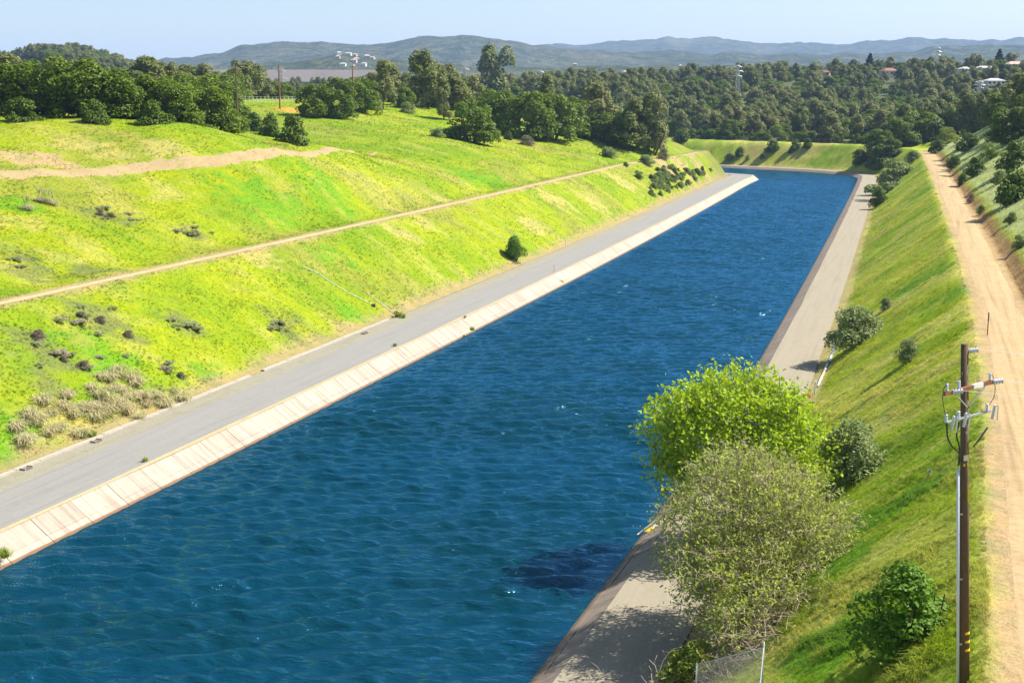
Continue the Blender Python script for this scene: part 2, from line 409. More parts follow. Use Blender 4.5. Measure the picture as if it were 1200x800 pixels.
GRASS_A, GRASS_B = np.array((.150, .235, .006)), np.array((.235, .285, .006))
HAY, SOIL, BROWN, DARKP, FOREST = np.array((.34, .305, .085)), np.array((.36, .26, .135)), np.array((.25, .185, .11)), np.array((.14, .165, .045)), np.array((.085, .095, .04))
patches = []
for px, py, r, kind in ((110, 378, 3.2, 'd'), (150, 392, 2.6, 'd'), (45, 400, 2.2, 'd'), (70, 425, 2.4, 'd'), (100, 432, 1.8, 'd'), (215, 380, 2.0, 'd'), (130, 253, 3.2, 'd'), (228, 277, 2.4, 'd'), (25, 312, 4, 'd'), (110, 320, 2.5, 'd'),
                        (15, 240, 4, 'g'), (60, 455, 2, 'd'), (25, 520, 3.5, 'g'), (330, 382, 2.4, 'd'), (500, 262, 3, 'h'), (470, 275, 3, 'h'), (515, 235, 4, 'h'), (300, 300, 3, 'h'), (650, 235, 5, 'h'), (700, 240, 6, 'h'), (730, 215, 6, 'h'), (620, 262, 4, 'h'),
                        (25, 184, 4, 's'), (60, 190, 3, 's'), (135, 182, 3, 'h'), (90, 170, 4, 'h'), (200, 175, 4, 'h'), (80, 500, 3, 'h'), (360, 430, 2, 'h'), (250, 440, 2.5, 'g'), (120, 420, 4, 'g'), (385, 300, 3, 'g'), (420, 375, 3, 'g'),
                        (560, 210, 8, 'g'), (300, 232, 6, 'g'), (380, 218, 6, 'g'), (1080, 330, 4, 'g'), (1110, 350, 3, 'g'), (1040, 270, 4, 'h'), (1060, 240, 5, 'h'), (1020, 640, 2.4, 'g'), (960, 780, 3, 'g'), (1050, 600, 2.4, 'g'), (1090, 220, 5, 'g'), (340, 129, 5, 'o'), (362, 134, 3, 'o'), (880, 181, 10, 'h'), (895, 184, 8, 'h'), (930, 182, 8, 'h'), (965, 168, 10, 'h'), (800, 195, 8, 's'), (780, 197, 6, 's'), (815, 190, 6, 's')):
    x, y, _ = hit(px, py, 900); patches.append((x, y, r, kind))
PAT = {'d': DARKP, 'g': np.array((.11, .25, .010)), 'h': HAY, 's': SOIL, 'o': np.array((.55, .28, .06))}
def land_colour(X, Y, dL, dR, left):
    n1, n2, n3 = fbm(X, Y, 30, 21), fbm(X, Y, 9, 31), fbm(X, Y, 2.5, 41)
    t = np.clip((.55 * n1 + .45 * n2 - .36) / .26, 0, 1)[..., None]
    c = GRASS_A * (1 - t) + GRASS_B * t
    w = (sstep(.60, .74, .6 * n2 + .4 * n3) * .55)[..., None]; c = c * (1 - w) + HAY * w
    w = (sstep(.64, .78, .35 * n1 + .65 * fbm(X, Y, 5, 51)) * .55)[..., None]; c = c * (1 - w) + DARKP * 1.2 * w
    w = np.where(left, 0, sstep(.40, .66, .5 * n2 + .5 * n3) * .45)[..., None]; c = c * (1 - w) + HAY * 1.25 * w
    c = c * np.where(left, 1.0, 1.25)[..., None]  # right bank colour lightened to make up for the grazing sun there
    w = np.where(left, sstep(.50, .68, fbm(X, Y, 16, 121, 3)) * .5, 0)[..., None]; c = c * (1 - w) + np.array((.215, .205, .045)) * w
    # growth drawn out down the banks: streaks of seed heads and green flushes
    ca_, sa_ = math.cos(R(17.5)), math.sin(R(17.5)); ac, al = X * ca_ - Y * sa_, X * sa_ + Y * ca_
    st = fbm(al + .25 * ac, ac, 1.0, 66, 1) * 0 + vnoise((al + .35 * ac) / 1.5, ac / 9, 67) * .6 + vnoise((al + .35 * ac) / 3.8, ac / 14, 68) * .4
    w = (sstep(.58, .80, st) * .35)[..., None]; c = c * (1 - w) + HAY * 1.1 * w
    w = (sstep(.42, .22, st) * 0 + (1 - sstep(.22, .42, st)) * .55)[..., None]; c = c * (1 - w) + np.array((.14, .235, .010)) * w
    n4, n5 = vnoise(X / 1.1, Y / 1.1, 81), vnoise(X / 2.6, Y / 2.6, 83)
    for x, y, r, k in patches:
        m = np.exp(-((X - x) ** 2 + (Y - y) ** 2) / (1.6 * r * r)) + .9 * (n4 - .5) + .8 * (n5 - .5); w = np.clip(sstep(.45, .80, m) * np.exp(-((X - x) ** 2 + (Y - y) ** 2) / (5 * r * r)) * 1.1, 0, .85)[..., None]
        c = c * (1 - w) + PAT[k] * w
    e = (n3 - .5) * 1.6
    w = np.where(left, 1 - sstep(12.6, 14.6, dL + e * 1.6), (1 - sstep(8.2, 9.4, dR + e)) * .9)[..., None]; c = c * (1 - w) + (BROWN * .6 + HAY * .4) * w
    dp = dpath(Y)
    w = (np.where(left, (1 - sstep(1.1, 2.3, np.abs(dL - dp - 1.6) + e)) * .8, (1 - sstep(2.2, 3.4, np.abs(dR - 25.9) + e * .8)) * (Y < 520)))[..., None]; c = c * (1 - w) + SOIL * w
    # the raw earth at the foot of the cut beside the dirt road, and thin sage-tinted turf above it
    cutm = (~left) & (Y < 520)
    w = np.where(cutm, sstep(28.0, 28.6, dR) * (1 - sstep(29.6, 30.4, dR + e * .6)), 0)[..., None]; c = c * (1 - w) + np.array((.36, .23, .10)) * w
    w = np.where(cutm, sstep(30, 31.5, dR) * .75, 0)[..., None]; c = c * (1 - w) + np.array((.40, .44, .20)) * w
    far = np.where(left, sstep(450, 600, Y), sstep(24, 36, dR) * sstep(560, 640, Y) + sstep(48, 70, dR) * sstep(250, 330, Y))
    w = np.clip(far, 0, 1)[..., None]; c = c * (1 - w) + FOREST * w
    return c
def axis(lo, hi, step, far_lo, far_hi, g=1.07):
    a = list(np.arange(lo, hi, step)); s = step
    while a[-1] < far_hi: s *= g; a.append(a[-1] + s)
    b = []; s = step; x = lo
    while x > far_lo: s *= g; x -= s; b.append(x)
    return np.array(b[::-1] + a)
TH = R(17.5)
A = axis(-132, 46, .72, -1700, 1500); B = axis(24, 600, 1.45, -60, 1900, 1.06)
ga, gb = np.meshgrid(A, B)
GX, GY = ga * math.cos(TH) + gb * math.sin(TH), -ga * math.sin(TH) + gb * math.cos(TH)
gz, dL, dR, left, inside = land(GX.ravel(), GY.ravel())
V = np.stack([GX.ravel(), GY.ravel(), gz], 1)
na, nb = len(A), len(B)
ii = (np.arange(nb - 1)[:, None] * na + np.arange(na - 1)[None]).ravel()
F = np.stack([ii, ii + 1, ii + na + 1, ii + na], 1)
gm = np_mesh('ground', V, F, M['ground'], True)
gc = np.ones((len(V), 4), np.float32); gc[:, :3] = land_colour(V[:, 0], V[:, 1], dL, dR, left)
ca = gm.color_attributes.new('land', 'FLOAT_COLOR', 'POINT'); ca.data.foreach_set('color', gc.ravel())
link('ground', gm, kind='structure')

# far hills: one sheet of rolling country to the skyline
def hill_z(X, Y):
    px = 600 + 1527 * X / Y; DD = Y
    def ridge(D0, w, pts, seed):
        xs, ys = zip(*pts); e = (HOR - np.interp(px, xs, ys)) / 1527 * D0
        e = e + (fbm(px, DD * 0, 26, seed, 4) - .5) * D0 * .0045
        s = (DD - D0) / D0
        return (CAMZ + e) * np.exp(-(s / w) ** 2)
    base = CAMZ + np.interp(DD, [1750, 2400, 3200, 4200, 13000], [-10, .010 * 2400, .021 * 3200, .024 * 4200, 90])
    z1 = ridge(3300, .16, [(-300, 84), (200, 84), (330, 74), (400, 66), (450, 70), (520, 76), (620, 80), (760, 79), (860, 77), (960, 78), (1080, 77), (1200, 79), (1500, 78)], 5)
    z2 = ridge(5600, .20, [(-300, 78), (0, 78), (170, 76), (215, 71), (250, 66), (300, 55), (340, 50), (400, 51), (440, 56), (480, 47), (505, 43), (550, 46), (600, 52), (650, 60), (720, 64), (800, 63), (900, 66), (1020, 66), (1090, 60), (1140, 58), (1200, 56), (1500, 60)], 6)
    z3 = ridge(9500, .20, [(-300, 70), (0, 67), (60, 68), (200, 76), (560, 58), (620, 56), (680, 54), (740, 50), (800, 48), (870, 50), (930, 53), (990, 55), (1040, 50), (1090, 47), (1130, 50), (1160, 50), (1185, 47), (1300, 50), (1500, 55)], 7)
    z = np.maximum(np.maximum(z1, z2), np.maximum(z3, base))
    return z + (fbm(X, Y, 420, 61, 4) - .5) * 26 + (fbm(X, Y, 60, 71, 3) - .5) * 12 * (DD / 5000)
def hills():
    th = np.linspace(R(-40), R(36), 420); D = np.geomspace(1750, 13000, 170)
    T, DD = np.meshgrid(th, D); X, Y = DD * np.tan(T), DD; z = hill_z(X, Y)
    V = np.stack([X.ravel(), Y.ravel(), z.ravel()], 1); n = len(th)
    ii = (np.arange(len(D) - 1)[:, None] * n + np.arange(n - 1)[None]).ravel()
    m, nn, l, b = newmat('hill_woods'); p = wpos(nn)
    f = noise(nn, l, .014, 6, .8, p); g = noise(nn, l, .0016, 3, .5, p)
    c = ramp(nn, l, f, [(.36, (.03, .05, .025)), (.5, (.065, .085, .04)), (.64, (.17, .16, .085))])
    c = mix(nn, l, c, (.20, .19, .10), ramp(nn, l, g, [(.55, (0, 0, 0)), (.72, (.6, .6, .6))]))
    l.new(c, b.inputs['Base Color']); b.inputs['Roughness'].default_value = 1; b.inputs['Specular IOR Level'].default_value = 0
    bump(nn, l, b, f, 1.0, 40)
    link('hills', np_mesh('hills', V, np.stack([ii, ii + 1, ii + n + 1, ii + n], 1), m, True), kind='structure')
hills()
mb = MB(); e0, e1 = atD(110, 80.5, 2350), atD(440, 80.5, 2350)
mb.add([(e0[0], 2350, 20), (e1[0], 2350, 20), (e1[0], 2350, 62), (e0[0], 2350, 62), (e0[0], 2440, e0[2]), (e1[0], 2440, e1[2]), (e0[0], 2470, e0[2]), (e1[0], 2470, e1[2]), (e0[0], 2560, 20), (e1[0], 2560, 20)],
       [(0, 1, 2, 3), (3, 2, 5, 4), (4, 5, 7, 6), (6, 7, 9, 8), (0, 3, 4, 6, 8), (1, 9, 7, 5, 2)])
mb.build('embankment', M['embankment'], kind='structure')

# ------------------------------------------------------------------ canal: water, lining, roads, kerb
def water():
    L0, R0 = chaikin(Lw, 2), chaikin(Rw, 2)
    n0 = 4000
    def uni(P, lo, hi):
        s = np.concatenate([[0], np.cumsum(np.linalg.norm(np.diff(P, axis=0), axis=1))]); t = np.linspace(lo, hi, n0) * s[-1]
        return np.stack([np.interp(t, s, P[:, 0]), np.interp(t, s, P[:, 1])], 1)
    # match the two banks at the bend so that the rows stay square to the current
    def keyed(P, kp):
        s = np.concatenate([[0], np.cumsum(np.linalg.norm(np.diff(P, axis=0), axis=1))])
        k = [0] + [s[np.argmin(np.linalg.norm(P - np.array(q), axis=1))] for q in kp] + [s[-1]]
        return s, k
    sl, kl = keyed(L0, [at(377, 479), (101, 522)]); sr, kr = keyed(R0, [at(850, 486), (142, 550)])
    u = np.concatenate([np.linspace(0, 1, 720), np.linspace(1, 2, 1100)[1:], np.linspace(2, 3, 90)[1:]])
    tl = np.interp(u, [0, 1, 2, 3], kl); tr = np.interp(u, [0, 1, 2, 3], kr)
    PL = np.stack([np.interp(tl, sl, L0[:, 0]), np.interp(tl, sl, L0[:, 1])], 1)
    PR = np.stack([np.interp(tr, sr, R0[:, 0]), np.interp(tr, sr, R0[:, 1])], 1)
    w = np.linspace(-.012, 1.012, 150)[None, :, None]
    G = PL[:, None] * (1 - w) + PR[:, None] * w
    X, Y = G[..., 0], G[..., 1]; z = np.zeros_like(X)
    r = np.random.default_rng(3)
    for k in range(64):
        lam = .95 * (3.0 / .95) ** r.random(); th = R(-84) + r.normal(0, .32)       # wind comes up the canal, crests lie across it
        kx, ky = math.cos(th) * 2 * math.pi / lam, math.sin(th) * 2 * math.pi / lam
        z += 0.0092 * lam ** .9 * np.sin(kx * X + ky * Y + r.random() * 6.28 + 1.5 * np.sin(X * .05 + k) + 1.2 * np.sin(Y * .04 + 2 * k))
    z *= .75 + .8 * fbm(X, Y, 26, 91)
    edge = np.minimum(w[0, :, 0] + .012, 1.012 - w[0, :, 0]); z *= sstep(0, .08, edge)[None]
    V = np.stack([X.ravel(), Y.ravel(), z.ravel()], 1); n = 150
    ii = (np.arange(len(u) - 1)[:, None] * n + np.arange(n - 1)[None]).ravel()
    link('water', np_mesh('water', V, np.stack([ii, ii + 1, ii + n + 1, ii + n], 1), M['water'], True), kind='structure')
water()

def strip(name, P, d0, d1, z, mat, side=1, nsub=2, kind='structure', jag=0.0, seed=1):
    d0 = np.broadcast_to(d0, len(P)).astype(float); d1 = np.broadcast_to(d1, len(P)).astype(float)
    rows = []
    for k in range(nsub + 1):
        t = k / nsub; d = d0 * (1 - t) + d1 * t
        if jag and k in (0, nsub): d = d + (fbm(np.arange(len(P)) * 1.0, np.full(len(P), k * 9.0), 3, seed, 3) - .5) * 2 * jag
        Q = offset(P, side * d)
        zz = z(Q[:, 0], Q[:, 1]) if callable(z) else np.full(len(P), z[0] * (1 - t) + z[1] * t if not np.isscalar(z) else z)
        if callable(z) and k in (0, nsub): zz = zz - .16
        rows.append(np.column_stack([Q, zz]))
    V = np.stack(rows, 1).reshape(-1, 3); n = nsub + 1
    ii = (np.arange(len(P) - 1)[:, None] * n + np.arange(nsub)[None]).ravel()
    F = np.stack([ii, ii + n, ii + n + 1, ii + 1], 1)
    if side < 0: F = F[:, ::-1]
    return link(name, np_mesh(name, V, F[:, ::-1], mat), kind=kind)
def lining(P, side, width, rise, mat, name, n_panel):
    base = strip(name, P, -2.5, width - .02, (-rise * 2.5 / width - .06, rise - .06), M['joint'], side, 3)
    # each cast slab is its own piece, heaved a little; a narrow toe beam runs along the waterline
    T = np.gradient(P, axis=0); T /= np.linalg.norm(T, axis=1)[:, None]
    cnt = 0; toe = MB()
    for i in range(len(P) - 1):
        if not (30 < P[i][1] and cnt < n_panel): continue
        cnt += 1
        dz = random.uniform(-.012, .018)
        def pt(t, d, up):
            q0, q1 = offset(P[i:i + 2] if False else P, side * d)[i:i + 2]
            q = q0 * (1 - t) + q1 * t; return (q[0], q[1], rise * d / width + up)
        g = .006
        for d0, d1, nm in ((.62, width, 'panel'), (-1.2, .57, 'toe_slab')):
            up = dz if nm == 'panel' else .03
            vv = [pt(t, d, u) for u in (-.12, up) for d in (d0, d1) for t in (g, 1 - g)]
            ff = [(0, 2, 3, 1), (4, 5, 7, 6), (0, 1, 5, 4), (2, 6, 7, 3), (0, 4, 6, 2), (1, 3, 7, 5)]
            m = bpy.data.meshes.new(nm); m.from_pydata(vv, [], [f[::-1] if side < 0 else f for f in ff]); m.materials.append(mat); m.update()
            link(nm, m, base)
    return base
OFFC = {}
_off = offset
def offset(P, d):                                  # cached: the panels ask for the same few offsets many times
    key = (id(P), float(d)) if np.isscalar(d) else None
    if key is None: return _off(P, d)
    if key not in OFFC: OFFC[key] = _off(P, d)
    return OFFC[key]
Lv = Lp[Lp[:, 1] > -20]; Rv = Rp
iL = int(np.argmax(Lp[:, 0] > 90)) + 26
lining(Lp[:iL], -1, 2.05, 1.6, M['concrete'], 'canal_lining', 140)
lining(Rp, 1, 1.8, 1.0, M['shaded_concrete'], 'canal_lining', 145)
strip('road', Lp, 2.07, 8.7, (1.585, 1.60), M['asphalt'], -1, 3, jag=.08)
strip('gravel_shoulder', Lp, 8.55, 11.35, (1.56, 1.62), M['gravel'], -1, 3, jag=.12)
strip('verge', Lp, 2.02, 2.5, 1.612, M['dirt_track'], -1, 1, jag=.14, seed=6)
strip('road', Rp, 1.82, 7.35, (.995, 1.0), M['pale_road'], 1, 3, jag=.10)
kb = strip('kerb', Lp, 11.30, 11.62, (1.55, 1.57), M['joint'], -1, 1)
kerb_end = at(466, 374, 1.6)[1]
kp = resample(Lp, 1.0)
K0, K1 = _off(kp, -11.22), _off(kp, -11.68)
for i in range(0, len(kp) - 4, 3):
    if not (20 < kp[i][1] and K0[i + 3][1] < kerb_end): continue
    if random.random() < .04: continue
    h = .17 + random.uniform(-.02, .02)
    a, b, c, d = K0[i], K0[i + 3], K1[i + 3], K1[i]
    b = a + (b - a) * .988; c = d + (c - d) * .988
    vv = [(*q, z) for z in (1.45, 1.6 + h) for q in (a, b, c, d)]
    m = bpy.data.meshes.new('kerb_stone'); m.from_pydata(vv, [], [(3, 2, 1, 0), (4, 5, 6, 7), (0, 1, 5, 4), (1, 2, 6, 5), (2, 3, 7, 6), (3, 0, 4, 7)]); m.materials.append(M['kerb']); m.update()
    link('kerb_stone', m, kb)
zg = lambda dz: (lambda X, Y: land(X, Y)[0] + dz)
pl = resample(Lp, 1.5); pl = pl[(pl[:, 1] > 30) & (pl[:, 1] < 500)]
dpl = dpath(pl[:, 1] + 8)
strip('dirt_track', pl, dpl + .8, dpl + 2.35, zg(.05), M['dirt_track'], -1, 4, jag=.35)
pr = resample(Rp, 1.5); pr = pr[(pr[:, 1] > -20) & (pr[:, 1] < 505)]
strip('dirt_road', pr, 23.5, 28.4, zg(.05), M['dirt'], 1, 5, jag=.35, seed=4)
b2 = np.array([hit(px, py, 1600)[:2] for px, py in ((-40, 208), (20, 206), (75, 203), (150, 197), (230, 191), (300, 187), (370, 183), (440, 178.5))])
b2 = resample(chaikin(b2, 2), 1.2)
ww = np.linspace(2.3, .6, len(b2))
strip('dirt_track', b2, -ww, ww, zg(.10), M['brown_track'], 1, 5, jag=.6, seed=9)

# ------------------------------------------------------------------ plants
def quads(C, N, size, aspect=1.6, r=rng):
    """leaf-shaped quads at C with normals N"""
    n = len(C); N = N / (np.linalg.norm(N, axis=1)[:, None] + 1e-9)
    t = r.normal(size=(n, 3)); t -= (t * N).sum(1)[:, None] * N; t /= np.linalg.norm(t, axis=1)[:, None] + 1e-9
    b = np.cross(N, t); s = np.asarray(size).reshape(-1, 1) * np.ones((n, 1))
    a = t * s * aspect * .5; b = b * s * .5
    V = np.stack([C - a, C - b * .9 + a * .1, C + a, C + b * .9 + a * .1], 1).reshape(-1, 3)
    return V, np.arange(4 * n).reshape(-1, 4)
def lumpy_crown(name, mat, blobs, n, size, up=.3, rand=.5, inner=.3, seed=0):
    """leaves spread over and a little inside a heap of uneven lobes"""
    r = np.random.default_rng(seed); Cs, Ns, Ss = [], [], []
    w = np.array([b[3] * b[4] for b in blobs]); w = w / w.sum()
    for (x, y, z, rx, rz), wi in zip(blobs, w):
        k = max(8, int(n * wi)); d = r.normal(size=(k, 3)); d /= np.linalg.norm(d, axis=1)[:, None]
        d[:, 2] = np.where(d[:, 2] < -.55, -d[:, 2], d[:, 2])
        rad = 1 - inner * r.random(k) ** 1.5
        # small sub-clumps give light and dark tufts
        f = 1 + .22 * np.sin(d[:, 0] * 7 + x * 3) * np.sin(d[:, 1] * 7 + y * 5) * np.cos(d[:, 2] * 6 + z)
        p = d * (rad * f)[:, None] * np.array((rx, rx, rz)) + np.array((x, y, z))
        Cs.append(p); Ns.append(d * (1 - rand) + r.normal(size=(k, 3)) * rand * .6 + np.array((0, 0, up)))
    C = np.concatenate(Cs); N = np.concatenate(Ns)
    V, F = quads(C, N, size * r.uniform(.6, 1.35, len(C)), 1.5, r)
    return np_mesh(name, V, F, mat)
def lobes(kind, seed):
    r = np.random.default_rng(seed); B = []
    if kind == 'oak':                      # broad dome, unit height 1
        for k in range(44):
            a = r.random() * 6.283; h = r.random() ** 1.15; R0 = .44 * math.sqrt(max(.05, 1 - (h * .98 - .15) ** 2)) * r.uniform(.45, 1)
            s = r.uniform(.10, .19); B.append((R0 * math.cos(a), R0 * math.sin(a), .05 + h * .79, s, s * r.uniform(.7, 1.0)))
    elif kind == 'pine':                   # grey pine: forked, loose upright plumes
        for k in range(36):
            a = r.random() * 6.283; h = r.random(); R0 = (.34 - .30 * abs(h - .4)) * r.uniform(.2, 1)
            s = r.uniform(.06, .125); B.append((R0 * math.cos(a), R0 * math.sin(a), .10 + h * .82, s, s * r.uniform(1.0, 1.7)))
    elif kind == 'bush':
        for k in range(30):
            a = r.random() * 6.283; h = r.random() ** 1.5; R0 = .45 * math.sqrt(max(0, 1 - h * h)) * r.uniform(.2, 1)
            s = r.uniform(.14, .27); B.append((R0 * math.cos(a), R0 * math.sin(a), .04 + h * .74, s, s * r.uniform(.7, 1.1)))
    elif kind == 'conifer':
        for k in range(40):
            h = k / 39; a = k * 2.4; R0 = .17 * (1 - h) ** .8
            B.append((R0 * math.cos(a), R0 * math.sin(a), .08 + h * .86, .085 * (1 - h) + .02, .05))
    elif kind == 'scrub':                  # low mats
        for k in range(12):
            a = r.random() * 6.283; R0 = .8 * math.sqrt(r.random())
            s = r.uniform(.18, .32); B.append((R0 * math.cos(a), R0 * math.sin(a), .16 + .1 * r.random(), s, s * .7))
    return B
def trunk_mesh(name, mat, B, stems, r0, seed):
    r = np.random.default_rng(seed); mb = MB()
    for s in range(stems):
        a = r.random() * 6.283; lean = .05 + .10 * (stems > 1)
        p0 = Vector((.02 * math.cos(a) * stems, .02 * math.sin(a) * stems, -.03)); p1 = p0 + Vector((lean * math.cos(a), lean * math.sin(a), .28)); p2 = p1 + Vector((lean * .6 * math.cos(a + .5), lean * .6 * math.sin(a + .5), .35))
        mb.tube([p0, (p0 + p1) / 2 + Vector((.01, 0, 0)), p1, p2], [r0, r0 * .8, r0 * .6, r0 * .25], 6)
        for b in B[s::stems * 3]:
            q = Vector(b[:3]); j = p1.lerp(p2, r.random() * .8) if q.z > .4 else p0.lerp(p1, .4 + .5 * r.random())
            mb.tube([j, j.lerp(q, .5) + Vector((0, 0, .03)), q], [r0 * .35, r0 * .22, r0 * .08], 5, False)
    return mb.mesh(name, mat)
PROTO = {}
def proto(key, kind, leaf, n, size, seed, bark='bark', stems=1, r0=.03, **k):
    B = lobes(kind, seed)
    PROTO[key] = (trunk_mesh('trunk', M[bark], B, stems, r0, seed), lumpy_crown('crown', M[leaf], B, n, size, seed=seed, **k))
for s in range(4): proto(f'oak{s}', 'oak', 'oak_leaf', 9000, .034, 10 + s, stems=2)
for s in range(3): proto(f'pine{s}', 'pine', 'pine_leaf', 5600, .030, 20 + s, stems=2, r0=.018, up=.35)
for s in range(2): proto(f'bright{s}', 'oak', 'bright_leaf', 5000, .030, 30 + s, stems=2)
for s in range(3): proto(f'sage{s}', 'bush', 'sage_leaf', 4200, .050, 40 + s, stems=4, r0=.025, rand=.9)
for s in range(3): proto(f'dark{s}', 'bush', 'dark_leaf', 4200, .055, 50 + s, stems=4, r0=.025)
for s in range(2): proto(f'brown{s}', 'bush', 'brown_leaf', 2600, .05, 60 + s, 'twig', 6, .018, rand=1.0)
for s in range(2): proto(f'scrub{s}', 'scrub', 'sage_leaf', 2600, .07, 70 + s, stems=4, r0=.02)
for s in range(2): proto(f'nearsage{s}', 'bush', 'sage_leaf', 9000, .032, 42 + s, stems=5, r0=.02, rand=.7)
for s in range(2): proto(f'neardark{s}', 'bush', 'glossy_leaf', 10000, .034, 52 + s, stems=5, r0=.02)
proto('nearbright0', 'bush', 'bright_leaf', 6000, .045, 57, stems=5, r0=.02, rand=.8)
proto('conifer0', 'conifer', 'conifer_leaf', 4200, .035, 80, stems=1, r0=.02)
def plant(key, name, loc, h, wide=1.0, rz=None, label=None, cat='tree', group=None, sink=.0):
    t, c = PROTO[key]
    if cat == 'shrub': sink = max(sink, .09 * h)
    e = empty(name, (loc[0], loc[1], loc[2] - sink), random.random() * 6.28 if rz is None else rz, (h * wide, h * wide, h), label=label, cat=cat, group=group)
    link('trunk' if cat == 'tree' else 'stems', t, e); link('crown' if cat == 'tree' else 'foliage', c, e)
    return e
def px_height(loc, hpx): return hpx * math.hypot(loc[1], CAMZ - loc[2]) / 1510.0

# the oaks along the left ridge
ridge_oaks = [(4, 138, 78, 1.3), (45, 139, 73, 1.2), (92, 140, 66, 1.15), (128, 141, 82, 1.2), (163, 142, 90, 1.3), (203, 144, 86, 1.25), (238, 146, 88, 1.25), (264, 149, 100, 1.1)]
words = ['at the left frame edge, first of the ridge row', 'second from the left frame edge on the ridge', 'tallest of the ridge row', 'right of the tallest ridge oak', 'lowest dome in the middle of the ridge row',
         'third from the right end of the ridge row', 'next to last at the right end of the ridge row', 'last large one at the right end of the ridge row']
for i, (px, by, ty, w) in enumerate(ridge_oaks):
    p = list(hit(px, by - .5)); p[1] += 6; p[0] *= 1 + 6 / p[1]; p[2] = zland(p[0], p[1])
    ybase = HOR + (CAMZ - p[2]) / p[1] * 1527 * .985
    plant(f'oak{i % 4}', 'oak_tree', p, px_height(p, by + 3 - ty), w, label='dark green live oak ' + words[i], group='live oaks along the left ridge', sink=.3)
back_oaks = [(-22, 76), (24, 80), (70, 78), (112, 76), (148, 84), (185, 92), (222, 90), (252, 96)]
bwords = ['cut by the left frame edge', 'between the first two', 'just left of the tallest', 'just right of the tallest', 'above the lowest dome', 'left of the last three', 'between the last three', 'at the right end']
for i, (px, ty) in enumerate(back_oaks):
    x, y = (px - 600) / 1527 * 246, 246.0; z_ = zland(x, y); zt = atD(px, ty, 246)[2]
    plant(f'oak{(i + 2) % 4}', 'oak_tree', (x, y, z_), zt - z_, 1.3, label='dark live oak behind the ridge row, ' + bwords[i], group='live oaks along the left ridge', sink=.3)
for i, (px, by, ty, w, k, lab) in enumerate([(24, 142, 108, 1.2, 'dark0', 'dark shrub filling the foot of the leftmost ridge oaks'), (112, 143, 112, 1.1, 'dark1', 'dark shrub at the foot of the tallest ridge oak'),
        (182, 145, 113, 1.2, 'dark2', 'dark shrub in the gap under the middle ridge oaks'), (298, 153, 127, .95, 'dark0', 'small dark shrub just right of the ridge oaks'), (318, 160, 127, .8, 'dark1', 'narrow dark shrub between the ridge oaks and the round bush'),
        (346, 168, 129, 1.05, 'dark2', 'round dark green bush low on the right end of the ridge')]):
    p = hit(px, by); plant(k, 'shrub', p, px_height(p, by - ty), w, label=lab, cat='shrub', sink=.2)
# trees and bushes on the grassy hill behind
mid = [(370, 137, 96, 1.1, 'oak0', 'dark oak at the left of the hilltop clump beyond the saddle'), (398, 138, 97, 1.15, 'oak1', 'dark oak in front of the hilltop clump beyond the saddle'), (425, 133, 92, 1.1, 'oak2', 'dark oak at the back of the hilltop clump beyond the saddle'),
       (449, 128, 73, 1.0, 'pine0', 'grey pine left of the tall rounded pine on the hilltop'), (497, 126, 60, 1.15, 'pine1', 'tall rounded grey pine standing above the grassy hilltop'), (474, 127, 100, 1.0, 'oak3', 'small dark oak left of the tall rounded pine'),
       (538, 128, 90, 1.1, 'oak0', 'dark oak right of the tall rounded pine'), (580, 132, 58, 1.2, 'pine2', 'tall grey pine behind the two dark oaks on the hill'), (552, 166, 112, 1.35, 'oak1', 'big dark oak standing out on the open grass slope'),
       (585, 150, 100, 1.1, 'oak2', 'dark oak behind the big oak on the open slope'), (618, 163, 104, 1.05, 'oak3', 'dark oak at the left of the clump right of the gap'), (648, 165, 106, 1.2, 'oak0', 'dark oak in the middle of the clump right of the gap'),
       (672, 160, 110, 1.1, 'oak1', 'dark oak at the right of the clump beyond the gap'), (640, 150, 90, 1.0, 'pine0', 'grey pine rising behind the right-hand oak clump'), (700, 160, 98, 1.25, 'pine1', 'grey pine right of the oak clump, on the falling hill'),
       (706, 166, 128, 1.2, 'oak2', 'low dark oak below the grey pine on the falling hill'), (735, 172, 122, 1.1, 'oak3', 'dark oak near the foot of the falling hill'), (765, 181, 112, 1.1, 'pine2', 'grey pine nearest the canal at the foot of the hill'),
       (742, 176, 118, 1.2, 'pine0', 'grey pine beside the one nearest the canal'), (520, 140, 104, 1.0, 'pine2', 'short grey pine just behind the big oak on the slope')]
for px, by, ty, w, k, lab in mid:
    p = hit(px, by); nm = 'grey_pine' if k.startswith('pine') else 'oak_tree'
    plant(k, nm, p, px_height(p, by - ty), w, label=lab, group='trees on the grassy hill', sink=.3)
